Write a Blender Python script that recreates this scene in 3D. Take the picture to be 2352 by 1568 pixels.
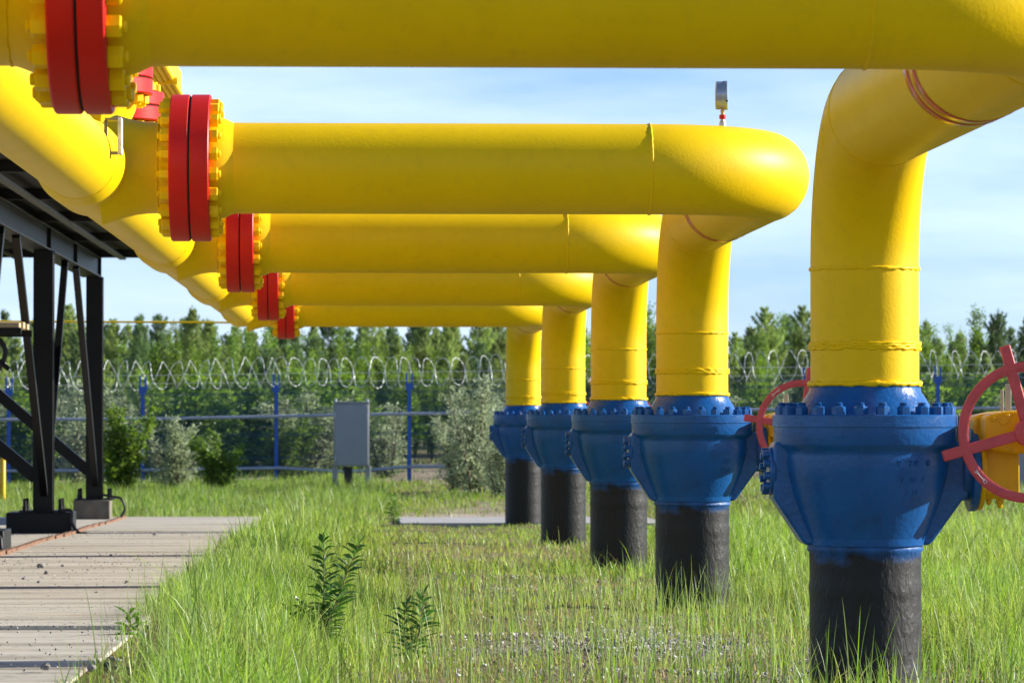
import bpy, math, random
import numpy as np
from mathutils import Vector, Matrix
for _o in list(bpy.data.objects): bpy.data.objects.remove(_o)
SC = bpy.context.scene
COL = SC.collection
PI = math.pi
R = math.radians
# The eye is the origin, +Y runs down the row of pipes, +X along each pipe; metres.
FPX, VPX, HOR = 8700.0, 825.0, 952.0

# ------------------------------------------------------------------ camera
cd = bpy.data.cameras.new('camera'); cam = bpy.data.objects.new('camera', cd); COL.objects.link(cam)
cd.sensor_width = 36; cd.lens = 36*FPX/2352
cd.clip_start = 0.5; cd.clip_end = 4000
cam.location = (0, 0, 0)
cam.rotation_euler = (PI/2 + math.atan((HOR-784)/FPX), 0, -math.atan((1176-VPX)/FPX))
cd.dof.use_dof = True; cd.dof.focus_distance = 21.0; cd.dof.aperture_fstop = 9.0
SC.camera = cam
# ------------------------------------------------------------------ light
SUN = Vector((1.0, 0.16, 0.385)).normalized()
SUN_EL = math.asin(SUN.z); SUN_ROT = math.atan2(SUN.x, SUN.y)
sl = bpy.data.lights.new('sun', 'SUN'); so = bpy.data.objects.new('sun', sl); COL.objects.link(so)
sl.energy = 5.0; sl.angle = R(0.5); sl.color = (1.0, 0.94, 0.84)
so.rotation_euler = SUN.to_track_quat('Z', 'Y').to_euler()
w = bpy.data.worlds.new('World'); SC.world = w; w.use_nodes = True
nt = w.node_tree; nt.nodes.clear()
def wn(t): return nt.nodes.new(t)
sky = wn('ShaderNodeTexSky'); sky.sky_type = 'NISHITA'; sky.sun_disc = False
sky.sun_elevation = SUN_EL; sky.sun_rotation = SUN_ROT
sky.air_density = 1.0; sky.dust_density = 0.0; sky.ozone_density = 4.0
tc = wn('ShaderNodeTexCoord'); mp = wn('ShaderNodeMapping'); mp.inputs['Scale'].default_value = (5, 5, 26)
mp.inputs['Rotation'].default_value = (0, R(7), 0)
no = wn('ShaderNodeTexNoise'); no.inputs['Scale'].default_value = 1.3; no.inputs['Detail'].default_value = 6; no.inputs['Roughness'].default_value = 0.55
cr = wn('ShaderNodeValToRGB'); cr.color_ramp.elements[0].position = 0.30; cr.color_ramp.elements[1].position = 0.74
cr.color_ramp.elements[0].color = (.12, .12, .12, 1); cr.color_ramp.elements[1].color = (0.8, 0.8, 0.8, 1)
mx = wn('ShaderNodeMix'); mx.data_type = 'RGBA'
mx.inputs['B'].default_value = (9.6, 11.4, 14.0, 1)
sx = wn('ShaderNodeSeparateXYZ'); el = wn('ShaderNodeMapRange'); el.inputs['From Min'].default_value = .14; el.inputs['From Max'].default_value = .55; el.inputs['To Min'].default_value = 1; el.inputs['To Max'].default_value = .12
nt.links.new(tc.outputs['Generated'], sx.inputs[0]); nt.links.new(sx.outputs['Z'], el.inputs['Value'])
cm = wn('ShaderNodeMath'); cm.operation = 'MULTIPLY'
bg = wn('ShaderNodeBackground'); bg.inputs['Strength'].default_value = 0.055
ou = wn('ShaderNodeOutputWorld')
nt.links.new(tc.outputs['Generated'], mp.inputs[0]); nt.links.new(mp.outputs[0], no.inputs['Vector'])
nt.links.new(no.outputs['Fac'], cr.inputs[0]); nt.links.new(cr.outputs[0], cm.inputs[0]); nt.links.new(el.outputs[0], cm.inputs[1]); nt.links.new(cm.outputs[0], mx.inputs['Factor'])
tn = wn('ShaderNodeMix'); tn.data_type = 'RGBA'; tn.blend_type = 'MULTIPLY'; tn.inputs['Factor'].default_value = 1; te = wn('ShaderNodeMix'); te.data_type = 'RGBA'; te.inputs['A'].default_value = (.70, .80, 1.0, 1); te.inputs['B'].default_value = (.80, 1.08, 1.70, 1); nt.links.new(el.outputs[0], te.inputs['Factor']); nt.links.new(te.outputs['Result'], tn.inputs['B'])
nt.links.new(sky.outputs[0], tn.inputs['A']); nt.links.new(tn.outputs['Result'], mx.inputs['A']); nt.links.new(mx.outputs['Result'], bg.inputs[0]); nt.links.new(bg.outputs[0], ou.inputs[0])
SC.view_settings.view_transform = 'Standard'; SC.view_settings.look = 'None'
SC.view_settings.exposure = 0.98; SC.view_settings.gamma = 1.0
SC.render.engine = 'CYCLES'; SC.cycles.use_denoising = True
SC.cycles.max_bounces = 8; SC.cycles.transparent_max_bounces = 8

# ------------------------------------------------------------------ helpers
def P(px, py, D): return Vector(((px-VPX)/FPX*D, D, (HOR-py)/FPX*D))

class MB:
    """collects pieces of ONE mesh"""
    def __init__(s): s.v = []; s.f = []
    def add(s, v, f):
        o = len(s.v); s.v += [tuple(p) for p in v]; s.f += [tuple(i+o for i in q) for q in f]; return s
    def box(s, lo, hi, M=None):
        x0, y0, z0 = lo; x1, y1, z1 = hi
        v = [Vector(p) for p in ((x0,y0,z0),(x1,y0,z0),(x1,y1,z0),(x0,y1,z0),(x0,y0,z1),(x1,y0,z1),(x1,y1,z1),(x0,y1,z1))]
        if M: v = [M @ p for p in v]
        return s.add(v, [(3,2,1,0),(4,5,6,7),(0,1,5,4),(1,2,6,5),(2,3,7,6),(3,0,4,7)])
    def tube(s, pts, r, n=12, caps=True, closed=False, ph=0.0):
        pts = [Vector(p) for p in pts]; N = len(pts)
        rs = [r]*N if isinstance(r, (int, float)) else list(r)
        def tan(i):
            if closed: return (pts[(i+1) % N]-pts[i-1]).normalized()
            return (pts[min(i+1, N-1)]-pts[max(i-1, 0)]).normalized()
        t = tan(0); u = t.orthogonal().normalized()
        if abs(t.z) < .9: u = (Vector((0,0,1)) - t*t.z).normalized()
        vs = []
        for i in range(N):
            t2 = tan(i); u = (t.rotation_difference(t2) @ u); u = (u - t2*u.dot(t2)).normalized(); t = t2
            w_ = t.cross(u)
            for k in range(n):
                a = 2*PI*k/n + ph
                vs.append(pts[i] + (u*math.cos(a)+w_*math.sin(a))*rs[i])
        fs = []
        for i in range(N if closed else N-1):
            j = (i+1) % N
            for k in range(n):
                k2 = (k+1) % n
                fs.append((i*n+k, i*n+k2, j*n+k2, j*n+k))
        if caps and not closed:
            fs.append(tuple(range(n-1, -1, -1))); fs.append(tuple(range((N-1)*n, N*n)))
        return s.add(vs, fs)
    def lathe(s, prof, M=None, n=48, caps=True):
        """prof: (r, z) list, spun about local Z, then moved by M"""
        M = M or Matrix()
        vs = []
        for r, z in prof:
            for k in range(n):
                a = 2*PI*k/n
                vs.append(M @ Vector((r*math.cos(a), r*math.sin(a), z)))
        fs = []
        for i in range(len(prof)-1):
            for k in range(n):
                k2 = (k+1) % n
                fs.append((i*n+k, i*n+k2, (i+1)*n+k2, (i+1)*n+k))
        if caps:
            fs.append(tuple(range(n-1, -1, -1))); L = len(prof)-1; fs.append(tuple(range(L*n, L*n+n)))
        return s.add(vs, fs)
    def prism(s, poly, lo, hi, M=None):
        """poly in local XY, from z=lo to hi"""
        M = M or Matrix(); n = len(poly)
        v = [M @ Vector((x, y, lo)) for x, y in poly] + [M @ Vector((x, y, hi)) for x, y in poly]
        f = [tuple(range(n-1, -1, -1)), tuple(range(n, 2*n))] + [(i, (i+1) % n, n+(i+1) % n, n+i) for i in range(n)]
        return s.add(v, f)
    def build(s, name, mat, parent=None, smooth=35, bevel=0, loc=None):
        me = bpy.data.meshes.new(name); me.from_pydata(s.v, [], s.f); me.update()
        return mobj(name, me, mat, parent, smooth, bevel, loc)

def mobj(name, me, mat, parent=None, smooth=35, bevel=0, loc=None):
    import bmesh
    bm = bmesh.new(); bm.from_mesh(me); bmesh.ops.recalc_face_normals(bm, faces=bm.faces); bm.to_mesh(me); bm.free()
    if smooth:
        me.shade_smooth(); me.set_sharp_from_angle(angle=R(smooth))
    o = bpy.data.objects.new(name, me); COL.objects.link(o)
    if mat: me.materials.append(mat)
    if parent is not None: o.parent = parent
    if loc is not None: o.location = loc
    if bevel:
        b = o.modifiers.new('bevel', 'BEVEL'); b.width = bevel; b.segments = 2; b.limit_method = 'ANGLE'; b.angle_limit = R(40)
    return o
def tag(o, label=None, cat=None, group=None, kind=None):
    if label: o['label'] = label
    if cat: o['category'] = cat
    if group: o['group'] = group
    if kind: o['kind'] = kind
    return o
def empty(name, loc=(0,0,0), rz=0):
    o = bpy.data.objects.new(name, None); COL.objects.link(o); o.location = loc; o.rotation_euler = (0, 0, rz)
    o.empty_display_size = .2
    return o
def copy_tree(o, parent=None):
    c = o.copy(); COL.objects.link(c); c.parent = parent
    for ch in list(o.children): copy_tree(ch, c)
    return c
AX_X = Matrix.Rotation(PI/2, 4, 'Y')          # local Z -> +X
AX_Y = Matrix.Rotation(-PI/2, 4, 'X')         # local Z -> +Y
T = Matrix.Translation

# ------------------------------------------------------------------ materials
def mat(name, col, rough=.5, bump=0, bscale=40, var=0, vscale=6, spec=.5, metal=0, dirt=None, dirt_amt=.0, dscale=5, coat=0, stretch=None):
    m = bpy.data.materials.new(name); m.use_nodes = True; t = m.node_tree; b = t.nodes['Principled BSDF']
    b.inputs['Roughness'].default_value = rough; b.inputs['Metallic'].default_value = metal
    b.inputs['Specular IOR Level'].default_value = spec; b.inputs['Coat Weight'].default_value = coat
    b.inputs['Base Color'].default_value = (*col, 1)
    co = t.nodes.new('ShaderNodeTexCoord'); src = co.outputs['Object']
    if stretch:
        mm = t.nodes.new('ShaderNodeMapping'); mm.inputs['Scale'].default_value = stretch; t.links.new(src, mm.inputs[0]); src = mm.outputs[0]
    out = None
    if var:
        n = t.nodes.new('ShaderNodeTexNoise'); n.inputs['Scale'].default_value = vscale; n.inputs['Detail'].default_value = 5
        t.links.new(src, n.inputs['Vector'])
        r = t.nodes.new('ShaderNodeMapRange'); r.inputs['From Min'].default_value = .3; r.inputs['From Max'].default_value = .7
        r.inputs['To Min'].default_value = 1-var; r.inputs['To Max'].default_value = 1+var
        t.links.new(n.outputs['Fac'], r.inputs['Value'])
        mx = t.nodes.new('ShaderNodeMix'); mx.data_type = 'RGBA'; mx.blend_type = 'MULTIPLY'; mx.inputs['Factor'].default_value = 1
        mx.inputs['A'].default_value = (*col, 1); t.links.new(r.outputs[0], mx.inputs['B']); out = mx.outputs['Result']
    if dirt:
        n = t.nodes.new('ShaderNodeTexNoise'); n.inputs['Scale'].default_value = dscale; n.inputs['Detail'].default_value = 8; n.inputs['Roughness'].default_value = .7
        t.links.new(src, n.inputs['Vector'])
        r = t.nodes.new('ShaderNodeMapRange'); r.inputs['From Min'].default_value = .5; r.inputs['From Max'].default_value = .75
        r.inputs['To Max'].default_value = dirt_amt; t.links.new(n.outputs['Fac'], r.inputs['Value'])
        mx = t.nodes.new('ShaderNodeMix'); mx.data_type = 'RGBA'; t.links.new(r.outputs[0], mx.inputs['Factor'])
        if out: t.links.new(out, mx.inputs['A'])
        else: mx.inputs['A'].default_value = (*col, 1)
        mx.inputs['B'].default_value = (*dirt, 1); out = mx.outputs['Result']
    if out: t.links.new(out, b.inputs['Base Color'])
    if bump:
        n = t.nodes.new('ShaderNodeTexNoise'); n.inputs['Scale'].default_value = bscale; n.inputs['Detail'].default_value = 6
        t.links.new(src, n.inputs['Vector'])
        bp = t.nodes.new('ShaderNodeBump'); bp.inputs['Strength'].default_value = bump; bp.inputs['Distance'].default_value = .01
        t.links.new(n.outputs['Fac'], bp.inputs['Height']); t.links.new(bp.outputs[0], b.inputs['Normal'])
    return m
YEL = mat('yellow_paint', (.88, .575, .0), .46, spec=.20, bump=.12, bscale=75, var=.03, vscale=3, dirt=(.50,.33,.02), dirt_amt=.22, dscale=14)
YEL2 = mat('yellow_gear_paint', (.72, .42, .0), .4, spec=.3, bump=.12, bscale=50, var=.06, vscale=6, dirt=(.16,.09,.02), dirt_amt=.4, dscale=12)
RED = mat('red_flange_paint', (.60, .014, .008), .45, spec=.25, bump=.10, bscale=60, var=.08, vscale=7, dirt=(.25,.03,.02), dirt_amt=.3, dscale=14)
RED2 = mat('red_wheel_paint', (.60, .07, .08), .5, bump=.2, bscale=90, var=.12, vscale=9, dirt=(.18,.03,.02), dirt_amt=.4, dscale=25)
BAND = mat('red_tape', (.62, .06, .025), .22, var=.15, vscale=14)
BLUE = mat('blue_valve_paint', (.007, .094, .315), .27, spec=.38, bump=.30, bscale=38, var=.10, vscale=5, dirt=(.008,.03,.08), dirt_amt=.5, dscale=7)
BLK = mat('black_steel', (.006, .006, .0065), .45, spec=.3, bump=.1, bscale=30, var=.2, vscale=4)
DECK = mat('dark_deck_steel', (.012, .012, .013), .6, spec=.3, var=.3, vscale=3)
GAL = mat('galvanised_steel', (.34, .38, .45), .4, metal=.2, var=.1, vscale=8)
FBLUE = mat('blue_fence_paint', (.010, .090, .42), .4, var=.06)
FMESH = mat('blue_fence_mesh', (.010, .065, .12), .5)
CAB = mat('grey_cabinet_paint', (.27, .29, .32), .45, var=.05, vscale=3)
CON = mat('footing_concrete', (.16, .14, .115), .9, bump=.4, bscale=20, var=.35, vscale=5)
RUST = mat('rusty_steel', (.17, .085, .045), .85, bump=.3, bscale=30, var=.4, vscale=8)
WOOD = mat('pale_wood', (.42, .33, .20), .8, var=.2, vscale=8, stretch=(1,12,12))
CABLE = mat('black_cable', (.012, .012, .013), .5)
STEELG = mat('gauge_case', (.33,.40,.47), .3, metal=.35, var=.06)
BRASS = mat('brass', (.5, .33, .10), .35, metal=.8)
WHITE = mat('white_paint', (.8, .8, .8), .5)
PLATE = mat('plate_grey', (.40, .42, .36), .5)
DARK = mat('gasket_black', (.01, .01, .01), .8)
STONE = mat('grey_stone', (.20, .19, .18), .85, var=.5, vscale=1.5)
BARK = mat('bark', (.10, .065, .045), .9, bump=.5, bscale=12, var=.3)

def coating_mat():
    """black bitumen coat with the valve's blue paint run over its top, wrinkled"""
    m = bpy.data.materials.new('bitumen_coat'); m.use_nodes = True; t = m.node_tree; b = t.nodes['Principled BSDF']
    co = t.nodes.new('ShaderNodeTexCoord'); sp = t.nodes.new('ShaderNodeSeparateXYZ'); t.links.new(co.outputs['Object'], sp.inputs[0])
    n = t.nodes.new('ShaderNodeTexNoise'); n.inputs['Scale'].default_value = 9; n.inputs['Detail'].default_value = 6; t.links.new(co.outputs['Object'], n.inputs['Vector'])
    ma = t.nodes.new('ShaderNodeMath'); ma.operation = 'MULTIPLY_ADD'; ma.inputs[1].default_value = .16
    t.links.new(n.outputs['Fac'], ma.inputs[0]); t.links.new(sp.outputs['Z'], ma.inputs[2])
    r = t.nodes.new('ShaderNodeMapRange'); r.inputs['From Min'].default_value = -.635; r.inputs['From Max'].default_value = -.555; t.links.new(ma.outputs[0], r.inputs['Value'])
    n2 = t.nodes.new('ShaderNodeTexNoise'); n2.inputs['Scale'].default_value = 5; n2.inputs['Detail'].default_value = 8; t.links.new(co.outputs['Object'], n2.inputs['Vector'])
    c2 = t.nodes.new('ShaderNodeValToRGB'); c2.color_ramp.elements[0].color = (.006,.006,.0065,1); c2.color_ramp.elements[1].color = (.013,.012,.012,1)
    t.links.new(n2.outputs['Fac'], c2.inputs[0])
    mx = t.nodes.new('ShaderNodeMix'); mx.data_type = 'RGBA'; mx.inputs['B'].default_value = (.007,.094,.315,1)
    t.links.new(r.outputs[0], mx.inputs['Factor']); t.links.new(c2.outputs[0], mx.inputs['A']); t.links.new(mx.outputs['Result'], b.inputs['Base Color'])
    b.inputs['Roughness'].default_value = .5; b.inputs['Specular IOR Level'].default_value = .35
    mp = t.nodes.new('ShaderNodeMapping'); mp.inputs['Scale'].default_value = (1,1,.45); t.links.new(co.outputs['Object'], mp.inputs[0])
    n3 = t.nodes.new('ShaderNodeTexNoise'); n3.inputs['Scale'].default_value = 34; n3.inputs['Detail'].default_value = 7; n3.inputs['Distortion'].default_value = .7; t.links.new(mp.outputs[0], n3.inputs['Vector'])
    bp = t.nodes.new('ShaderNodeBump'); bp.inputs['Strength'].default_value = .55; bp.inputs['Distance'].default_value = .012
    t.links.new(n3.outputs['Fac'], bp.inputs['Height']); t.links.new(bp.outputs[0], b.inputs['Normal'])
    return m
COAT = coating_mat()

def leaf_mat(name, base=None, attr=False, trans=.35, rough=.5, var=.35, vscale=2.0, spec=.3, objvar=.25):
    m = bpy.data.materials.new(name); m.use_nodes = True; t = m.node_tree; b = t.nodes['Principled BSDF']
    b.inputs['Roughness'].default_value = rough; b.inputs['Specular IOR Level'].default_value = spec
    if attr:
        a = t.nodes.new('ShaderNodeAttribute'); a.attribute_name = 'tint'; c = a.outputs['Color']
    else:
        rg = t.nodes.new('ShaderNodeRGB'); rg.outputs[0].default_value = (*base, 1); c = rg.outputs[0]
        co = t.nodes.new('ShaderNodeTexCoord')
        n = t.nodes.new('ShaderNodeTexNoise'); n.inputs['Scale'].default_value = vscale; n.inputs['Detail'].default_value = 4; t.links.new(co.outputs['Object'], n.inputs['Vector'])
        oi = t.nodes.new('ShaderNodeObjectInfo')
        r = t.nodes.new('ShaderNodeMapRange'); r.inputs['From Min'].default_value = .3; r.inputs['From Max'].default_value = .7; r.inputs['To Min'].default_value = 1-var; r.inputs['To Max'].default_value = 1+var
        t.links.new(n.outputs['Fac'], r.inputs['Value'])
        r2 = t.nodes.new('ShaderNodeMapRange'); r2.inputs['To Min'].default_value = 1-objvar; r2.inputs['To Max'].default_value = 1+objvar; t.links.new(oi.outputs['Random'], r2.inputs['Value'])
        ml = t.nodes.new('ShaderNodeMath'); ml.operation = 'MULTIPLY'; t.links.new(r.outputs[0], ml.inputs[0]); t.links.new(r2.outputs[0], ml.inputs[1])
        mx = t.nodes.new('ShaderNodeMix'); mx.data_type = 'RGBA'; mx.blend_type = 'MULTIPLY'; mx.inputs['Factor'].default_value = 1
        t.links.new(c, mx.inputs['A']); t.links.new(ml.outputs[0], mx.inputs['B']); c = mx.outputs['Result']
    t.links.new(c, b.inputs['Base Color'])
    tr = t.nodes.new('ShaderNodeBsdfTranslucent')
    hs = t.nodes.new('ShaderNodeHueSaturation'); hs.inputs['Saturation'].default_value = 1.1; hs.inputs['Value'].default_value = 1.5; t.links.new(c, hs.inputs['Color'])
    t.links.new(hs.outputs[0], tr.inputs['Color'])
    ms = t.nodes.new('ShaderNodeMixShader'); ms.inputs[0].default_value = trans
    t.links.new(b.outputs[0], ms.inputs[1]); t.links.new(tr.outputs[0], ms.inputs[2])
    t.links.new(ms.outputs[0], t.nodes['Material Output'].inputs[0])
    return m
GRASS = leaf_mat('grass_blade', attr=True, trans=.45, rough=.42, spec=.4)

# ------------------------------------------------------------------ terrain
GY = np.array([0, 15, 20, 27, 36, 46, 57, 70, 87, 96, 110, 140, 400, 2000.])
GZ = np.array([-1.33, -1.36, -1.385, -1.43, -1.49, -1.575, -1.675, -1.68, -1.65, -1.62, -1.45, -1.2, -1.2, -1.2])
def tilt(X, Y): return np.clip((np.asarray(Y, float)-65)/20, 0, 1)*.0133*(np.clip(X, -30, 40)+5)
def bumps(X, Y): return .025*np.sin(X*1.7+Y*.9)*np.sin(Y*.8-X*.6)+.018*np.sin(X*3.9+1.3)*np.sin(Y*2.3+.4)+.010*np.sin(X*9.1+Y*3)*np.sin(Y*7.7-X*2)
def gz(X, Y):
    X = np.asarray(X, float); Y = np.asarray(Y, float); z = gz0(X, Y)
    bank = -1.163-(Y-17.66)*.0092-.012-np.clip(X+1.22, 0, 9)*.17
    return np.where((X > -1.4) & (Y < 56.5), np.maximum(z, bank), z)
def gz0(X, Y): return np.interp(Y, GY, GZ) + tilt(X, Y) + bumps(X, Y)*np.clip((np.asarray(X, float)+1.6)/1.2, 0, 1) + .35*np.exp(-((np.asarray(X)-3.2)/3.0)**2-((np.asarray(Y)-97)/3.0)**2)
def smooth_noise(X, Y, s, seed=0):
    rs = np.random.RandomState(seed); out = 0; a = 1.0
    for k in range(6):
        fx, fy, p, q = rs.uniform(.4, 1.4)*s*1.6**k*.6, rs.uniform(.4, 1.4)*s*1.6**k*.6, rs.uniform(0, 6.3), rs.uniform(0, 6.3)
        th = rs.uniform(0, PI); u = X*math.cos(th)+Y*math.sin(th); v = -X*math.sin(th)+Y*math.cos(th)
        out = out + a*np.sin(u*fx+p+1.3*np.sin(v*fy*.7+q))*np.cos(v*fy+q); a *= .75
    return out*.4
def gravelness(X, Y):
    """1 where the lot is bare gravel"""
    g = np.exp(-((X-1.7)/1.1)**2-((Y-23.3)/1.9)**2)*1.15 + .8*np.exp(-((X-2.2)/.9)**2-((Y-19.6)/1.0)**2) + .35*np.exp(-((X-1.2)/1.3)**2-((Y-31)/3.0)**2)+ .5*np.exp(-((X-3.6)/.5)**2-((Y-20)/1.2)**2)
    return np.clip(g + .45*smooth_noise(X, Y, 2.6, 3)+.25*smooth_noise(X, Y, 7., 4), 0, 1)
def sandiness(X, Y):
    s = np.exp(-((Y-92.5)/4.6)**2) + .8*np.exp(-((Y-84.5)/1.4)**2)*(smooth_noise(X, Y, .5, 8) > .1) + .6*np.exp(-((X-3.0)/2.2)**2-((Y-67)/5)**2) + .8*np.exp(-((Y-62)/2.2)**2-((X-2)/2.2)**2) + .55*np.exp(-((X-7.8)/2.5)**2-((Y-48)/7)**2)
    return np.clip(s + .25*smooth_noise(X, Y, .8, 5), 0, 1)
def build_ground():
    xs = np.r_[-900, -400, -200, -100, -60, np.arange(-30, 32, .35), 60, 100, 200, 400, 900]
    ys = np.r_[-30, -10, 0, 5, np.arange(9, 32, .25), np.arange(32, 100, .6), np.arange(100, 200, 6), 250, 400, 800, 2000]
    X, Y = np.meshgrid(xs, ys); Z = gz(X, Y)
    n, m = X.shape
    v = np.stack([X, Y, Z], -1).reshape(-1, 3)
    i = np.arange((n-1)*(m-1)); r, c = i//(m-1), i % (m-1)
    f = np.stack([r*m+c, r*m+c+1, (r+1)*m+c+1, (r+1)*m+c], -1)
    me = bpy.data.meshes.new('ground'); me.from_pydata(v.tolist(), [], f.tolist())
    at = me.attributes.new('mix', 'FLOAT_COLOR', 'POINT')
    colr = np.stack([sandiness(X, Y), gravelness(X, Y), np.zeros_like(X), np.ones_like(X)], -1).reshape(-1)
    at.data.foreach_set('color', colr.astype(np.float32))
    mt = bpy.data.materials.new('ground_soil'); mt.use_nodes = True; t = mt.node_tree; b = t.nodes['Principled BSDF']; b.inputs['Roughness'].default_value = .95
    b.inputs['Specular IOR Level'].default_value = .15
    a = t.nodes.new('ShaderNodeAttribute'); a.attribute_name = 'mix'; sp = t.nodes.new('ShaderNodeSeparateColor'); t.links.new(a.outputs['Color'], sp.inputs[0])
    co = t.nodes.new('ShaderNodeTexCoord')
    def noise(sc, det=6):
        q = t.nodes.new('ShaderNodeTexNoise'); q.inputs['Scale'].default_value = sc; q.inputs['Detail'].default_value = det; t.links.new(co.outputs['Object'], q.inputs['Vector']); return q.outputs['Fac']
    def ramp(fac, c0, c1, p0=.35, p1=.65):
        q = t.nodes.new('ShaderNodeValToRGB'); q.color_ramp.elements[0].color = (*c0, 1); q.color_ramp.elements[1].color = (*c1, 1); q.color_ramp.elements[0].position = p0; q.color_ramp.elements[1].position = p1
        t.links.new(fac, q.inputs[0]); return q.outputs[0]
    def mixc(f, a_, b_):
        q = t.nodes.new('ShaderNodeMix'); q.data_type = 'RGBA'; t.links.new(f, q.inputs['Factor']); t.links.new(a_, q.inputs['A']); t.links.new(b_, q.inputs['B']); return q.outputs['Result']
    moss = ramp(noise(1.6), (.085, .115, .022), (.19, .17, .055))
    thatch = ramp(noise(30), (.10, .085, .035), (.25, .215, .11))
    base = mixc(ramp(noise(3.5), (0,0,0), (1,1,1), .4, .6), moss, thatch)
    grav = ramp(noise(38, 3), (.07, .068, .068), (.34, .325, .31), .38, .66)
    sand = ramp(noise(.9), (.40, .32, .235), (.54, .45, .35))
    c = mixc(sp.outputs[1], base, grav); c = mixc(sp.outputs[0], c, sand)
    t.links.new(c, b.inputs['Base Color'])
    bp = t.nodes.new('ShaderNodeBump'); bp.inputs['Strength'].default_value = .8; bp.inputs['Distance'].default_value = .04
    t.links.new(noise(24, 6), bp.inputs['Height']); t.links.new(bp.outputs[0], b.inputs['Normal'])
    o = mobj('ground', me, mt, smooth=60); tag(o, kind='structure')
build_ground()

# concrete yard of road slabs at left
def pad_z(Y): return -1.163-(Y-17.66)*.0092
PADX = -1.22
def build_pad():
    mt = bpy.data.materials.new('pavement_concrete'); mt.use_nodes = True; t = mt.node_tree; b = t.nodes['Principled BSDF']; b.inputs['Roughness'].default_value = .85
    co = t.nodes.new('ShaderNodeTexCoord'); mp = t.nodes.new('ShaderNodeMapping'); mp.inputs['Scale'].default_value = (.28, 3.2, 1); t.links.new(co.outputs['Object'], mp.inputs[0])
    def noise(sc, det, v): q = t.nodes.new('ShaderNodeTexNoise'); q.inputs['Scale'].default_value = sc; q.inputs['Detail'].default_value = det; q.inputs['Roughness'].default_value = .65; t.links.new(v, q.inputs['Vector']); return q.outputs['Fac']
    r = t.nodes.new('ShaderNodeValToRGB'); e = r.color_ramp.elements; e[0].position = .30; e[0].color = (.20, .165, .12, 1); e[1].position = .62; e[1].color = (.56, .52, .44, 1); x = e.new(.47); x.color = (.46, .42, .345, 1)
    t.links.new(noise(1.0, 9, mp.outputs[0]), r.inputs[0])
    # rust-brown stains
    r2 = t.nodes.new('ShaderNodeValToRGB'); r2.color_ramp.elements[0].position = .60; r2.color_ramp.elements[1].position = .78; r2.color_ramp.elements[1].color = (.8,.8,.8,1)
    mp2 = t.nodes.new('ShaderNodeMapping'); mp2.inputs['Scale'].default_value = (.5, 1.6, 1); mp2.inputs['Location'].default_value = (3.1, 4.7, 0); t.links.new(co.outputs['Object'], mp2.inputs[0])
    t.links.new(noise(.8, 4, mp2.outputs[0]), r2.inputs[0])
    m1 = t.nodes.new('ShaderNodeMix'); m1.data_type = 'RGBA'; t.links.new(r2.outputs[0], m1.inputs['Factor']); t.links.new(r.outputs[0], m1.inputs['A']); m1.inputs['B'].default_value = (.40, .25, .10, 1)
    r3 = t.nodes.new('ShaderNodeValToRGB'); r3.color_ramp.elements[0].position = .56; r3.color_ramp.elements[1].position = .70
    t.links.new(noise(9, 7, co.outputs['Object']), r3.inputs[0])
    m2 = t.nodes.new('ShaderNodeMix'); m2.data_type = 'RGBA'; m2.blend_type = 'MULTIPLY'; t.links.new(r3.outputs[0], m2.inputs['Factor']); t.links.new(m1.outputs['Result'], m2.inputs['A']); m2.inputs['B'].default_value = (.55, .52, .48, 1)
    t.links.new(m2.outputs['Result'], b.inputs['Base Color'])
    bp = t.nodes.new('ShaderNodeBump'); bp.inputs['Strength'].default_value = .5; bp.inputs['Distance'].default_value = .02
    t.links.new(noise(14, 8, mp.outputs[0]), bp.inputs['Height']); t.links.new(bp.outputs[0], b.inputs['Normal'])
    mb = MB(); rnd = random.Random(4)
    edges = [12.0, 15.0, 18.2, 21.25, 24.3, 27.4, 30.5, 33.6, 36.7, 39.8, 42.9, 46.0, 49.1, 52.2, 55.8]
    for k, (a, c) in enumerate(zip(edges, edges[1:])):
        g = .005 if k not in (2, 3) else .02
        dz = rnd.uniform(-.004, .006) + (.016 if k >= 3 else 0)
        x1 = PADX + rnd.uniform(-.03, .03)
        xa = -13.22
        while xa < x1-.1:
            xb = min(xa+6.0, x1)
            v = []
            for (x, y, top) in ((xa,a+g,0),(xb-.012,a+g,0),(xb-.012,c-g,0),(xa,c-g,0),(xa,a+g,1),(xb-.012,a+g,1),(xb-.012,c-g,1),(xa,c-g,1)):
                v.append((x, y, pad_z(y)+dz - (0 if top else .40)))
            mb.add(v, [(3,2,1,0),(4,5,6,7),(0,1,5,4),(1,2,6,5),(2,3,7,6),(3,0,4,7)])
            xa = xb
    o = mb.build('pavement', mt, smooth=0, bevel=.008); tag(o, kind='structure')
build_pad()
mb = MB().box((.62, 57.2, -1.85), (4.6, 60.4, -1.63))
tag(mb.build('concrete_slab', mat('slab_concrete', (.40,.39,.37), .85, bump=.3, bscale=12, var=.2, vscale=3), bevel=.01), 'pale flat concrete slab lying in the grass behind the farthest black pipe', 'concrete slab')

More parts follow.
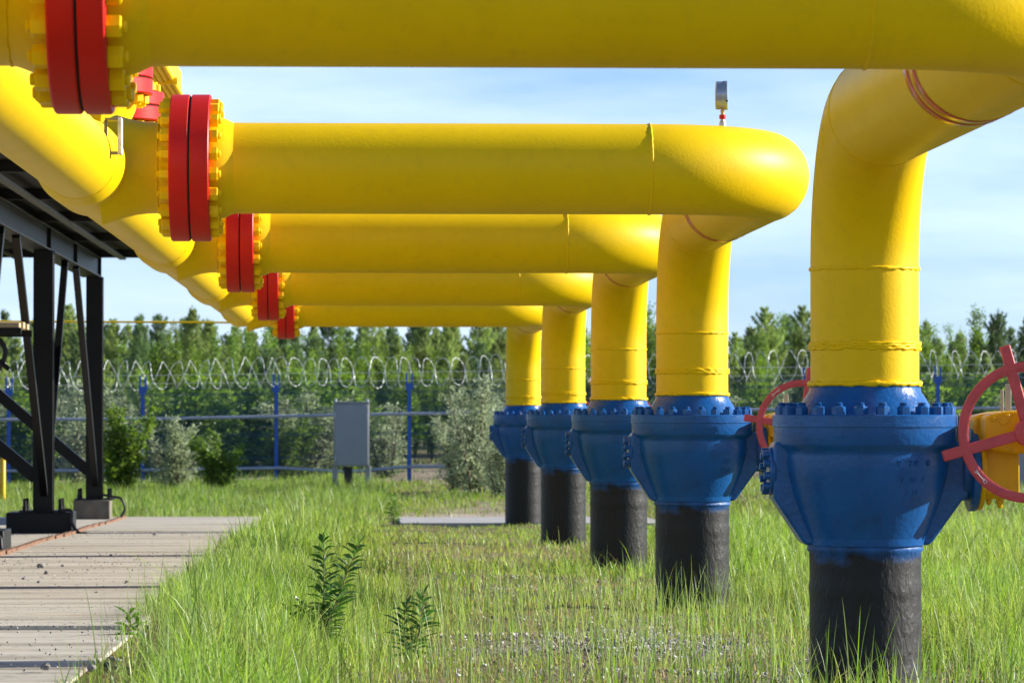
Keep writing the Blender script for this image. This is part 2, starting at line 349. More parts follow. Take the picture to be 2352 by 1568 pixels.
# ------------------------------------------------------------------ pipes
PR, RB, ZA = .265, .762, 1.435
PIPE_Y = [12.75, 22.1, 31.3, 40.7, 50.6]
LEG_Y = [18.45, 27.9, 36.1, 45.9, 57.0]
LEG_X = [2.472, 2.457, 2.475, 2.475, 2.467]
RING1 = [.71, .60, .62, .56, .52]
RING2 = [.335, .318, .309, .255, .26]
BAND_Y = [15.0, 25.4, 34.5, 43.4, 54.2]
XF, HX = -.975, -1.59
ORD = ['nearest the camera, cut by the picture top', 'with the pressure gauge standing on its bend', 'third from the camera, halfway along the row', 'fourth from the camera, next to last', 'farthest from the camera, last in the row']
FTS = [.092, .110, .107, .107, .107]
XFS = [-.925, -.977, -.975, -.972, -.972]
rnd = random.Random(11)
def arc(c, u, v, r, a0, a1, n):
    return [Vector(c)+Vector(u)*r*math.cos(a0+(a1-a0)*i/n)+Vector(v)*r*math.sin(a0+(a1-a0)*i/n) for i in range(n+1)]
def ring(mb, c, axis, r, w=.011, seed=0, n=72, wob=.0035, off=0):
    """lumpy weld bead round a pipe"""
    rr = random.Random(seed); a = Vector(axis).normalized(); u = a.orthogonal().normalized(); v = a.cross(u)
    pts, rs = [], []
    for k in range(n):
        t = 2*PI*k/n
        pts.append(Vector(c)+(u*math.cos(t)+v*math.sin(t))*(r-w*.35+rr.uniform(-.3, .6)*wob)+a*(off+rr.uniform(-1, 1)*wob*.8)); rs.append(w*rr.uniform(.8, 1.15))
    mb.tube(pts, rs, 8, closed=True)
def hexpoly(af, rot=0): return [(af/math.sqrt(3)*math.cos(rot+PI/3*k), af/math.sqrt(3)*math.sin(rot+PI/3*k)) for k in range(6)]
def nut(mb, M, af, h, rot):
    c = af/math.sqrt(3)
    mb.prism(hexpoly(af, rot), 0, h*.86, M)
    # chamfered crown
    p0 = hexpoly(af, rot); p1 = [(x*.88, y*.88) for x, y in p0]
    v = [M @ Vector((x, y, h*.86)) for x, y in p0]+[M @ Vector((x, y, h)) for x, y in p1]
    mb.add(v, [(i, (i+1) % 6, 6+(i+1) % 6, 6+i) for i in range(6)]+[tuple(range(6, 12))])
def stud_mesh(name, half, af=.072, h=.051, proud=.017):
    """stud with one nut outside each flange, axis local Z, flanges between -half and +half"""
    mb = MB()
    nut(mb, T((0,0,half)), af, h, .26); nut(mb, T((0,0,-half)) @ Matrix.Rotation(PI, 4, 'X'), af, h, .1)
    z = half+h+proud; r = af*.31
    prof = [(r*.8, -z)]
    for s_ in (-1, 1):
        zz = np.linspace(half+h, z-.004, 5)
        pts = [(r*(1 if k % 2 else .9), s_*q) for k, q in enumerate(zz)]
        prof += pts[::-1] if s_ < 0 else pts
    prof += [(r*.8, z)]
    mb.lathe(prof, n=14)
    me = bpy.data.meshes.new(name); me.from_pydata(mb.v, [], mb.f); me.update()
    return me
FT = .107                                            # flange disc thickness
FR = .427
stud_srcs = []
for _t in FTS:
    stud_src = stud_mesh('flange_bolt', _t+.006)
    _st = mobj('flange_bolt', stud_src, YEL, smooth=30); bpy.data.objects.remove(_st); stud_srcs.append(stud_src)
def flange_disc(name, side, parent, M, r=FR, t=FT, mat_=None):
    """side +1: disc lies on the +axis side of the joint"""
    z0, z1 = (.005, .005+t)
    prof = [(r*.62, z0-.004), (r*.64, z0), (r-.006, z0), (r, z0+.006), (r, z1-.007), (r-.007, z1), (r*.60, z1)]
    if side < 0: prof = [(a, -b) for a, b in prof]
    return MB().lathe(prof, M, n=96).build(name, mat_ or RED, parent, smooth=30)

# ---- header with its tees
hd = empty('header_pipe', (HX, 9.0, ZA))
tag(hd, 'long yellow collecting pipe running away at left, swelling at every branch', 'pipe')
def hl(p): return Vector(p)-Vector((HX, 9.0, ZA))
ys = np.r_[9.0, np.arange(9.3, 51.3, .06)]
def hrad(y):
    d = min(abs(y-c) for c in PIPE_Y)
    t_ = np.clip((.74-d)/.22, 0, 1); t_ = t_*t_*(3-2*t_)
    return .222+.034*t_
pts = [hl((HX, y, ZA)) for y in ys]; rs = [hrad(y) for y in ys]
for k in range(1, 9):                                # domed end cap
    a = PI/2*k/8
    pts.append(hl((HX, 51.27+.17*math.sin(a), ZA))); rs.append(max(.222*math.cos(a), .004))
mb = MB().tube(pts, rs, 56)
mb.build('main_pipe', YEL, hd, smooth=50)
for c in PIPE_Y:
    for s_ in (-.76, .76):
        sm = MB(); ring(sm, hl((HX, c+s_, ZA)), (0,1,0), .222, .008, int(c*7+s_*9)); sm.build('weld_seam', YEL, hd, smooth=60)
for i, y in enumerate(PIPE_Y):
    XF = XFS[i]
    prof = [(.335, .10), (.300, .20), (.275, .29), (.266, .36), (.265, .42), (.268, .44), (.275, .46), (.298, .52), (.305, -HX+XF-FTS[i]-.004)]
    b = MB().lathe(prof, T(hl((HX, y, ZA))) @ AX_X, n=56); ring(b, hl((HX+.425, y, ZA)), (1,0,0), .266, .007, i)
    b.build('branch', YEL, hd, smooth=50)
    flange_disc('flange', -1, hd, T(hl((XF, y, ZA))) @ AX_X, t=FTS[i])
# ---- pipe runs
runs = []
for i, (py, ly, lx) in enumerate(zip(PIPE_Y, LEG_Y, LEG_X)):
    XF = XFS[i]
    root = empty('gas_pipe', (lx, ly, gz(lx, ly)*0)); root.location = (lx, ly, .131)
    o = Vector(root.location)
    def L(p): return Vector(p)-o
    tag(root, 'bent yellow pipe %s' % ORD[i], 'pipe', 'yellow gas pipes in the row')
    rb2 = min(RB, ZA-RING1[i]) if i == 0 else RB
    path = [(XF+.2, py, ZA)] + [tuple(p) for p in arc((lx-RB, py+RB, ZA), (0,-1,0), (1,0,0), RB, 0, PI/2, 22)]
    path += [tuple(p) for p in arc((lx, ly-rb2, ZA-rb2), (0,0,1), (0,1,0), rb2, 0, PI/2, 22)] + [(lx, ly, .33), (lx, ly, .131)]
    MB().tube([L(p) for p in path], PR, 64).build('pipe_run', YEL, root, smooth=50)
    nk = MB().lathe([(.305, 0), (.303, .03), (.285, .09), (.272, .115), (.265, .135)], T(L((XF+.005+FTS[i], py, ZA))) @ AX_X, n=56)
    nk.build('neck', YEL, root, smooth=50)
    for c, ax, wd, wb in (((XF+.188, py, ZA), (1,0,0), .014, .005), ((lx-RB, py, ZA), (1,0,0), .008, .002), ((lx, py+RB, ZA), (0,1,0), .006, .002), ((lx, ly-rb2, ZA), (0,1,0), .006, .002), ((lx, ly, RING1[i]), (0,0,1), .011, .004)):
        s = MB(); ring(s, L(c), ax, PR, wd, int(abs(c[0]*50)+i*13), 96, wb); s.build('weld_seam', YEL, root, smooth=60)
    s = MB()
    for k, dz in enumerate((-.012, .0, .012)): ring(s, L((lx, ly, RING2[i]+dz)), (0,0,1), PR+.002, .010, i*5+k, 90, .006)
    s.build('weld_seam', YEL, root, smooth=60)
    s = MB(); ring(s, L((lx, ly, .150)), (0,0,1), PR+.006, .014, i*3+1, 90, .005); s.build('paint_edge', YEL, root, smooth=60)
    for k in range(2):
        y0 = BAND_Y[i]+k*(.175 if i == 0 else .12); wd = .125 if i == 0 else .08
        MB().lathe([(PR+.0015, 0), (PR+.0022, .001), (PR+.0022, wd), (PR+.0015, wd+.001)], T(L((lx, y0, ZA))) @ AX_Y, n=64, caps=False).build('marking_band', BAND, root, smooth=50)
    fl = flange_disc('flange', 1, root, T(L((XF, py, ZA))) @ AX_X, t=FTS[i])
    MB().lathe([(.415, -.0045), (.415, .0045)], T(L((XF, py, ZA))) @ AX_X, n=48).build('gasket', DARK, root)
    for k in range(20):
        a = 2*PI*(k+.5)/20
        b = bpy.data.objects.new('flange_bolt', stud_srcs[i]); COL.objects.link(b); b.parent = fl
        b.matrix_local = T(L((XF, py+.365*math.cos(a), ZA+.365*math.sin(a)))) @ Matrix.Rotation(a, 4, 'X') @ AX_X @ Matrix.Rotation(rnd.uniform(-.5,.5), 4, 'Z')
    runs.append(root)

# ---- pressure gauge on the second bend
gx = 2.14; tt = math.asin((gx-(LEG_X[1]-RB))/RB); gy = PIPE_Y[1]+RB*(1-math.cos(tt))
g = empty('pressure_gauge', (gx, gy, ZA+PR-.004))
tag(g, 'steel pressure gauge seen edge-on, standing on the second yellow pipe', 'gauge')
MB().lathe([(.020,0),(.020,.018),(.017,.030),(.010,.042),(.010,.05)], n=20).build('nipple', mat('nipple_steel',(.6,.55,.45),.4,metal=.5), g)
v_ = MB(); v_.prism(hexpoly(.034), .045, .070); v_.build('red_nut', RED, g, smooth=30, bevel=.002)
MB().lathe([(.011,.07),(.011,.088),(.013,.089),(.013,.094),(.011,.095),(.011,.125)], n=18).build('stem', BRASS, g)
gm = T((-.002, 0, .185)) @ Matrix.Rotation(R(-7), 4, 'Z') @ AX_X
MB().lathe([(.0825,-.034),(.0835,-.030),(.0830,.004),(.0845,.005),(.0860,.008),(.0860,.030),(.0835,.034),(.02,.036)], gm, n=48).build('case', STEELG, g, smooth=30)
MB().lathe([(.0835,-.036),(.079,-.040),(.0,-.041)], gm, n=48, caps=False).build('dial_glass', WHITE, g, smooth=30)
MB().lathe([(.006,.084),(.006,.090),(.003,.091)], T((0,0,.185)) @ T((.018,0,-.04)) @ Matrix.Rotation(PI/2, 4, 'X'), n=12).build('screw', DARK, g)

# ---- sign bracket on the header by the second branch
sb_ = empty('sign_bracket', tuple(P(252, 315, 20.9)))
tag(sb_, 'small bent metal bracket holding a white sign plate on the yellow header', 'sign bracket')
k_ = 20.9/FPX
q = MB()
q.box((-.020,-.06,.086), (.050,.06,.098)); q.box((-.020,-.06,-.098), (.050,.06,-.086)); q.box((-.024,-.06,-.0855), (-.014,.06,.0855)); q.box((-.04,-.06,-.118), (-.016,.06,-.0985))
q.build('bracket', mat('bracket_steel',(.24,.21,.15),.5,metal=.4,var=.2), sb_, bevel=.003)
q = MB(); q.box((.0505,-.06,-.100), (.072,.06,.100)); q.build('sign_plate', mat('sign_white',(.62,.63,.66),.4,var=.4,vscale=60,stretch=(1,1,.4)), sb_, bevel=.003)

# ---- two flanged risers above the header and the ribbed cooler they feed
for k, (ry, xx) in enumerate(((24.9, -1.755), (27.2, -1.80))):
    rt = empty('riser_pipe', (xx, ry, 1.5))
    tag(rt, ('yellow riser with pink-red flange pair, behind the nearest flange', 'yellow riser with red flange pair directly above the second pipe, lower in the picture')[k], 'pipe', 'flanged risers on the header')
    MB().lathe([(.22,0),(.22,.35),(.30,.52),(.31,.60)], n=40).build('lower_pipe', YEL, rt, smooth=50)
    MB().lathe([(.31,.80),(.30,.86),(.22,1.05),(.22,1.75)], n=40).build('upper_pipe', YEL, rt, smooth=50)
    f0 = flange_disc('flange', -1, rt, T((0,0,.70)), r=.40, t=.10); f1 = flange_disc('flange', 1, rt, T((0,0,.70)), r=.40, t=.10)
    MB().lathe([(.385,-.0045),(.385,.0045)], T((0,0,.70)), n=40).build('gasket', DARK, rt)
    for j in range(16):
        a = 2*PI*j/16
        b = bpy.data.objects.new('flange_bolt', stud_src); COL.objects.link(b); b.parent = f1
        b.matrix_local = T((.335*math.cos(a), .335*math.sin(a), .70)) @ Matrix.Rotation(a, 4, 'Z')
cl = empty('gas_cooler', (-1.9, 38, 3.2))
tag(cl, 'ribbed yellow cooler bank glimpsed between the top pipe and the second flange', 'cooler')
for k in range(8):
    mb = MB(); mb.tube([(-.27+.050*k, -14, -.03+.012*k), (-.27+.050*k, 3.0, -.03+.012*k)], .026, 10); mb.build('rib', YEL, cl, smooth=60)
mb = MB(); mb.box((-1.2, -14, .10), (-.02, 3.0, .5)); mb.build('casing', YEL, cl, bevel=.01)
mb = MB(); mb.box((-.3, -1.3, -.005), (.14, -1.26, .06)); mb.build('crossbar', YEL, cl)
mb = MB(); mb.box((.05, 3.0, -.03), (.34, 3.4, .03)); mb.build('end_bracket', BLK, cl)

# ------------------------------------------------------------------ valves
def text_mesh(s, size, depth):
    cu = bpy.data.curves.new('t', 'FONT'); cu.body = s; cu.size = size; cu.extrude = depth; cu.resolution_u = 3; cu.align_x = 'CENTER'; cu.align_y = 'CENTER'
    ob = bpy.data.objects.new('t', cu); COL.objects.link(ob)
    dg = bpy.context.evaluated_depsgraph_get(); me = bpy.data.meshes.new_from_object(ob.evaluated_get(dg))
    v = [Vector(p.co) for p in me.vertices]; f = [tuple(p.vertices) for p in me.polygons]
    bpy.data.objects.remove(ob); bpy.data.curves.remove(cu); bpy.data.meshes.remove(me)
    return v, f
def body_r(z):
    zz = [-.635, -.60, -.50, -.40, -.30, -.20, -.17]; rr = [.293, .300, .340, .376, .402, .418, .425]
    return float(np.interp(z, zz, rr))
def arch_poly():
    return [(-.44,-.13),(-.46,-.15),(-.46,-.405),(-.32,-.615),(-.30,-.634),(.30,-.634),(.32,-.615),(.46,-.42),(.50,-.405),(.50,-.15),(.44,-.13)]
vb_src = None
def make_bolt_mesh():
    mb = MB(); nut(mb, Matrix(), .060, .040, .2)
    mb.lathe([(.021,.04),(.021,.046),(.018,.047),(.021,.050),(.018,.0525),(.021,.055),(.015,.059)], n=14)
    me = bpy.data.meshes.new('bonnet_bolt'); me.from_pydata(mb.v, [], mb.f); me.update(); o = mobj('bonnet_bolt', me, BLUE, smooth=30); bpy.data.objects.remove(o); return me
bolt_me = make_bolt_mesh()
def wheel_text(mb_v, s, size, rad, ang, y):
    v, f = text_mesh(s, size, .0008)
    out = []
    for p in v:                                       # letters stand on the rim, faces to -Y
        r_ = rad + p.y; a = ang + p.x/rad
        out.append(Vector((math.cos(a)*r_, y - p.z, math.sin(a)*r_)))
    mb_v.add(out, f)
def make_valve(i):
    lx, ly = LEG_X[i], LEG_Y[i]; bz = float(gz(lx, ly))
    root = empty('ball_valve', (lx, ly, 0))
    lab = ['large blue valve at right, nearest the camera, with the whole red handwheel beside it', 'second blue valve from the right, sunlit cast letters on its side', 'third blue valve from the right, between two yellow legs', 'fourth blue valve from the right, overlapping the farthest one', 'farthest blue valve, smallest and leftmost in the row']
    lab[0] = 'large blue valve nearest the camera, yellow gearbox and red handwheel on its right'
    tag(root, lab[i]+' ' if False else lab[i], 'valve', 'blue valves under the yellow pipes')
    if True:
        MB().lathe([(.264,.140),(.272,.131),(.274,.112),(.300,.075),(.326,.022),(.340,.002),(.345,-.004)], n=72).build('neck', BLUE, root, smooth=50)
        MB().lathe([(.32,-.001),(.447,0),(.452,-.005),(.452,-.058),(.449,-.062),(.449,-.064)], n=96).build('bonnet', BLUE, root, smooth=30)
        MB().lathe([(.446,-.060),(.446,-.140),(.440,-.152),(.418,-.168),(.408,-.185),(.408,-.198)]+[(body_r(z), z) for z in np.arange(-.25,-.61,-.035)]+[(.300,-.600),(.293,-.635),(.270,-.637)], n=96).build('body', BLUE, root, smooth=40)
        # cheeks carrying the ball's trunnions
        mb = MB(); mb.prism(arch_poly(), -.11, .11, Matrix.Rotation(PI/2, 4, 'X')); mb.build('trunnion_boss', BLUE, root, smooth=40, bevel=.04)
        cv = MB().lathe([(.118,0),(.118,.018),(.112,.024),(.0,.024)], T((-.452,0,-.275)) @ Matrix.Rotation(-PI/2, 4, 'Y'), n=40, caps=False).build('side_cover', BLUE, root, smooth=30)
        mb = MB(); mb.box((-.478,-.05,-.33), (-.4735,.05,-.22)); mb.build('rating_plate', PLATE, root)
        for k in range(10):
            a = 2*PI*(k+.35)/10
            m2 = MB(); m2.lathe([(.019,0),(.019,.030),(.016,.033),(.009,.033)], T((-.474, .096*math.cos(a), -.275+.096*math.sin(a))) @ Matrix.Rotation(-PI/2, 4, 'Y'), n=12); m2.build('cover_screw', BLUE, root, smooth=30)
        for k in range(24):
            a = 2*PI*(k+.3)/24
            b = bpy.data.objects.new('bonnet_bolt', bolt_me); COL.objects.link(b); b.parent = root
            b.location = (.408*math.cos(a), .408*math.sin(a), 0); b.rotation_euler = (0, 0, rnd.uniform(0, 1))
        # buried riser
        rr = random.Random(i); pf = [(.272,-.60),(.281,-.645),(.284,-.66)]
        z = -.67
        while z > bz-.3: pf.append((.272+rr.uniform(-.001,.0012)+(.004 if -.86 < z < -.82 else 0), z)); z -= .035
        MB().lathe(pf, n=72).build('coated_pipe', COAT, root, smooth=60)
        # gearbox flange, box and worm housing
        G = T((0,0,-.27)) @ AX_X
        MB().lathe([(.15,.47),(.15,.505),(.196,.506),(.203,.510),(.203,.538),(.196,.543)], G, n=56).build('stem_flange', BLUE, root, smooth=30)
        gb = MB().lathe([(.187,.5435),(.197,.546),(.197,.566),(.190,.572)], G, n=56); gb.prism([(-.145,-.120),(-.115,-.146),(.115,-.146),(.145,-.120),(.145,.17),(-.145,.17)], .572, .735, T((0,0,-.265)) @ Matrix(((0,0,1,0),(1,0,0,0),(0,1,0,0),(0,0,0,1))))
        gbo = gb.build('gearbox', YEL2, root, smooth=30, bevel=.012)
        for (bx, r_, h_) in ((.595,.014,.03),(.65,.019,.045)):
            m2 = MB().lathe([(r_,0),(r_,-h_*.5),(r_*.7,-h_*.55),(r_*.7,-h_*.8),(r_*.35,-h_)], T((bx,-.08,-.411)), n=14); m2.build('drain_plug', YEL2, gbo, smooth=40)
        # worm housing: rounded casting on a Y axis, its flat end to the front
        poly = [(.547,-.160),(.547,-.012),(.575,.002),(.65,.016),(.75,.023),(.86,.016),(.95,-.010),(.985,-.06),(.985,-.12),(.95,-.165),(.90,-.180),(.80,-.188),(.70,-.188),(.62,-.178)]
        mw = MB(); mw.prism([(x, z) for x, z in poly], .10, .285, Matrix.Rotation(PI/2, 4, 'X')); who = mw.build('worm_housing', YEL2, root, smooth=30, bevel=.014)
        m3 = MB(); m3.prism([(x*.98-.015, z*.96-.002) for x, z in poly], -.14, .10, Matrix.Rotation(PI/2, 4, 'X')); m3.build('rear_housing', YEL2, root, smooth=30, bevel=.012)
        for (bx, bz_) in ((.583,-.022),(.735,.004),(.735,-.178),(.59,-.155)):
            m2 = MB().lathe([(.013,0),(.013,.008),(.009,.010),(.0,.010)], T((bx,-.284,bz_)) @ Matrix.Rotation(PI/2, 4, 'X'), n=14, caps=False); m2.build('cover_bolt', YEL2, who, smooth=30)
        m2 = MB(); m2.prism([(.607,-.030),(.614,-.008),(.662,.004),(.668,-.024),(.650,-.044),(.622,-.050)], .284, .2905, Matrix.Rotation(PI/2, 4, 'X')); m2.build('filler_cap', YEL2, who, bevel=.004)
        m2 = MB(); m2.box((.672,-.12,.0), (.700,-.108,.150)); m2.box((.652,-.10,.0), (.666,-.090,.122)); m2.build('position_plate', PLATE, root, bevel=.002)
        # handwheel
        hw = empty('handwheel', ((.735, .77, .76, .76, .76)[i], -.40, -.085)); hw.parent = root
        tag(hw)
        th = [R(105.5), R(81.5), R(60), R(110), R(75)][i]
        RW, WW = .315, .024
        rim = MB(); N = 72
        vs = []
        for k in range(N):
            a = 2*PI*k/N
            for (dr, dy) in ((-WW,-.008),(-WW*.6,-.012),(WW*.6,-.012),(WW,-.008),(WW,.008),(WW*.6,.012),(-WW*.6,.012),(-WW,.008)):
                vs.append((math.cos(a)*(RW+dr), dy, math.sin(a)*(RW+dr)))
        fs = [(k*8+j, k*8+(j+1) % 8, ((k+1) % N)*8+(j+1) % 8, ((k+1) % N)*8+j) for k in range(N) for j in range(8)]
        rim.add(vs, fs); rim.build('rim', RED2, hw, smooth=45)
        for k in range(4):
            a = th+PI/2*k; M2 = Matrix.Rotation(-a, 4, 'Y')
            sp = MB(); sp.box((.04,-.0115,-.026), (.430,.0115,.026), M2); sp.build('spoke', RED2, hw, smooth=30, bevel=.006)
        hb = MB().lathe([(.050,-.03),(.068,-.022),(.068,.03),(.050,.034)], AX_Y, n=32); hb.build('hub', RED2, hw, smooth=35)
        sh = MB().lathe([(.022,-.04),(.022,.16)], AX_Y, n=20); sh.build('shaft', YEL2, hw, smooth=35)
        if i < 2:
            ac = R(222) if i == 0 else R(128)
            wt = MB(); wheel_text(wt, '3' if i == 0 else '1', .026, RW, ac-.105, -.0132); wheel_text(wt, 'O' if i == 0 else '2', .026, RW, ac+.105, -.0132)
            av = [Vector((math.cos(a)*RW, -.0132, math.sin(a)*RW)) for a in np.linspace(ac-.065, ac+.065, 9)]
            wt.tube(av, .0022, 6)
            for s_ in (-1, 1):
                a = ac+s_*.065; tip = a+s_*.022
                pa = [(math.cos(a)*(RW-.008), math.sin(a)*(RW-.008)), (math.cos(a)*(RW+.008), math.sin(a)*(RW+.008)), (math.cos(tip)*RW, math.sin(tip)*RW)]
                wt.add([Vector((x, -.0150, z)) for x, z in pa]+[Vector((x, -.0125, z)) for x, z in pa], [(0,1,2),(3,5,4),(0,3,4,1),(1,4,5,2),(2,5,3,0)])
            wt.build('arrow_mark', WHITE, hw, smooth=0)
        # cast characters standing out of the body
        lines = [('8   7-8-   8', -.235, .045), ('E  10   7', -.315, .040), ('7  11', -.375, .036)] if i == 0 else ([('E01', -.345, .050), ('7150', -.405, .052)] if i == 1 else [])
        if lines:
            a0 = R(-62) if i == 0 else R(-55)
            for s_, z, sz in lines:
                tm = MB()
                v, f = text_mesh(s_, sz, .012)
                out = []
                for p in v:
                    zz = z+p.y; r_ = body_r(zz)+.0028*(1 if p.z > 0 else -2); a = a0+p.x/body_r(z)
                    out.append(Vector((math.cos(a)*r_, math.sin(a)*r_, zz)))
                tm.add(out, f)
                tm.build('cast_marking', BLUE, root, smooth=0)
    return root
for i in range(5): make_valve(i)

# ------------------------------------------------------------------ steel platform at left
pf = empty('steel_platform', (-3.75, 45.3, pad_z(45.3)))
tag(pf, 'black steel platform on posts at left, behind the yellow header', 'steel platform')
po = Vector(pf.location)
KS = .917
def old_z(Y): return -1.37-(Y-20.9)*.0058
def pl(x, y, z): return Vector((x, y, z))*KS-po
def bar(mb, a, b, wx, wy, n=4):
    """square bar a->b"""
    mb.tube([a, b], wx*.7071, 4, ph=PI/4)
mb = MB(); mb.box(pl(-12, 24, 2.56), pl(-3.0, 59.25, 2.66)); mb.build('deck', DECK, pf)
mb = MB(); mb.box(pl(-12, 25, 2.662), pl(-3.05, 47.5, 3.9)); mb.build('deck_shade_box', YEL2, pf, bevel=.02)  # unseen box added on the deck to keep sun off the near beam
for jy in (28.4, 33.4, 38.3, 43.2, 48.1, 53.6, 59.1):
    mb = MB(); mb.box(pl(-12, jy-.06, 2.44), pl(-3.02, jy+.06, 2.5585)); mb.build('cross_joist', DECK, pf, bevel=.004)
for jx in (-3.68, -3.15, -5.3, -6.5):
    mb = MB(); mb.box(pl(jx-.05, 24, 2.41), pl(jx+.05, 59.2, 2.437)); mb.build('joist', mat('joist_grey',(.10,.105,.10),.5) if jx == -3.68 else DECK, pf)
for bx in (-4.15, -8.0):
    mb = MB(); mb.box(pl(bx-.15, 24, 2.13), pl(bx+.15, 59.05, 2.15)); mb.box(pl(bx+.085, 24, 2.1505), pl(bx+.10, 59.03, 2.42)); mb.box(pl(bx-.15, 24, 2.42), pl(bx+.15, 59.05, 2.438))
    for sy in (30, 40, 49.4, 54, 59.02): mb.box(pl(bx+.10, sy-.01, 2.1505), pl(bx+.148, sy+.01, 2.4195))
    mb.build('beam', BLK, pf, bevel=.003)
for (px_, y) in ((-4.09, 40.0), (-4.09, 49.4), (-4.09, 58.9)):
    zb = old_z(y)+.30; mb = MB()
    mb.box(pl(px_-.125, y-.12, zb), pl(px_+.125, y-.10, 2.1295)); mb.box(pl(px_-.125, y+.10, zb), pl(px_+.125, y+.12, 2.1295)); mb.box(pl(px_-.008, y-.0995, zb), pl(px_+.008, y+.0995, 2.1295))
    mb.box(pl(px_-.135, y-.08, zb), pl(px_-.12, y+.08, 2.12)); mb.box(pl(px_+.118, y-.0995, zb), pl(px_+.124, y-.03, 2.12))
    mb.build('post', BLK, pf, bevel=.003)
    mb = MB(); bar(mb, pl(px_+.02, y-.16, zb+.22), pl(px_+.02, y-4.3, 2.13), .085, .085); mb.build('brace', BLK, pf, smooth=30)
    if y < 55:
        mb = MB(); bar(mb, pl(px_+.02, y+.16, zb+.22), pl(px_+.02, y+3.2, 2.13), .085, .085); mb.build('brace', BLK, pf, smooth=30)
    if px_ > -5:
        mb = MB(); bar(mb, pl(px_-.10, y, zb+.42), pl(px_-3.7, y, 2.2), .15, .15); mb.build('brace', BLK, pf, smooth=30)
    mb = MB(); mb.box(pl(px_-.30, y-.25, zb-.02), pl(px_+.30, y+.25, zb-.001)); mb.build('base_plate', BLK, pf)
    for (dx, dy) in ((-.23,-.18),(.23,-.18),(-.23,.18),(.23,.18)):
        mb = MB().lathe([(.028,-.001),(.028,.05),(.022,.052),(.022,.13),(.016,.14)], T(pl(px_+dx, y+dy, zb)), n=12); mb.build('anchor_bolt', BLK, pf, smooth=30)
for (fy, wdt, lab, mt_) in ((40.0, .86, 'dark footing cut by the left edge of the picture, nearest on the slabs', BLK), (49.4, .84, 'wide black footing under the nearer platform post', BLK), (58.9, .56, 'small stained concrete footing under the farther platform post', CON)):
    z0 = old_z(fy)-.02; mb = MB(); mb.box(Vector((-4.12-wdt/2, fy-wdt/2, z0-.08))*KS, Vector((-4.12+wdt/2, fy+wdt/2, z0+.298))*KS); tag(mb.build('post_footing', mt_, bevel=.012), lab, 'footing', 'footings of the platform posts')
# planks
for k in range(6):
    mb = MB(); mb.box(Vector((-6.2, 45.0+k*.28, 1.03))*KS, Vector((-4.02-.05*(k % 2), 45.26+k*.28, 1.09+.01*(k % 3)))*KS); tag(mb.build('wooden_plank', WOOD, bevel=.004), 'pale wooden plank of the walkway at the left edge', 'plank', 'planks of the walkway')
mb = MB(); mb.box(Vector((-7.9, 45.0, .95))*KS, Vector((-4.0, 45.08, 1.029))*KS); mb.box(Vector((-7.9, 46.5, .95))*KS, Vector((-4.0, 46.58, 1.029))*KS); mb.tube([Vector((-4.75,46.2,.97))*KS,Vector((-4.25,46.2,.55))*KS], .028, 8)
tag(mb.build('plank_bearer', BLK), 'thin black steel frame carrying the wooden planks at left', 'frame')
# rusty earthing strip along the pad
mb = MB(); pts = [(-3.37+.02*math.sin(y*.9), y, pad_z(y)+.03) for y in np.arange(16, 55.7, 1.0)]
for a, b in zip(pts, pts[1:]): mb.box((a[0]-.03, a[1], a[2]-.02), (a[0]+.03, b[1]-.02, a[2]+.016))
tag(mb.build('earthing_strip', RUST), 'rusty flat steel strip running along the concrete slabs', 'strip')
def cable(name, pts, r, lab, m=CABLE):
    P_ = [Vector(p)*KS for p in pts]; out = []
    for i in range(len(P_)-1):
        p0, p1, p2, p3 = P_[max(i-1,0)], P_[i], P_[i+1], P_[min(i+2, len(P_)-1)]
        for k in range(8):
            t = k/8; out.append(.5*((2*p1)+(p2-p0)*t+(2*p0-5*p1+4*p2-p3)*t*t+(-p0+3*p1-3*p2+p3)*t**3))
    out.append(P_[-1]); mb = MB().tube(out, r, 8); tag(mb.build(name, m, smooth=60), lab, 'cable')
z9 = old_z(58.9)
cable('cable', [(-3.95,58.6,z9+.36),(-3.80,58.55,z9+.33),(-3.66,58.5,z9+.30),(-3.60,58.5,z9+.15),(-3.66,58.5,z9+.02)], .018, 'black cable looping down beside the small stained footing')
z9 = old_z(49.4)
cable('cable', [(-3.84,48.95,z9+.30),(-3.70,48.9,z9+.30),(-3.69,48.9,z9+.15),(-3.60,48.9,z9+.02),(-3.5,48.8,z9+.015)], .02, 'black cable hanging off the wide black footing')
z9 = old_z(39.6)
cable('cable', [(-3.78,39.5,z9+.24),(-3.72,39.5,z9+.20),(-3.68,39.4,z9+.05),(-3.5,39.2,z9+.015),(-3.3,39.6,z9+.015)], .018, 'black cable on the slabs at the left edge')
cable('cable', [(-4.4,46.5,.93),(-4.32,46.5,.75),(-4.45,46.5,.50),(-4.7,46.5,.40),(-5.0,46.5,.45)], .03, 'black hose sagging under the wooden planks')
# thin yellow line and bollards
mb = MB(); mb.tube([(-14, 60.0, 1.50), (-1.62, 60.0, 1.455)], .016, 8)
tag(mb.build('thin_pipe', YEL, smooth=60), 'thin yellow pipe running level in front of the treetops at left', 'pipe')
for (px, y0, y1, r_, lab) in ((11, 1052, 1160, .055, 'taller yellow post at the far left edge'), (3, 1105, 1160, .042, 'shorter yellow post at the far left edge')):
    a = P(px, y1, 69); b = P(px, y0, 69); mb = MB().lathe([(r_,-.12),(r_,b.z-a.z-.02),(r_*.8,b.z-a.z),(.0,b.z-a.z+.003)], T(a), n=16, caps=False); tag(mb.build('bollard', YEL2, smooth=40), lab, 'bollard')

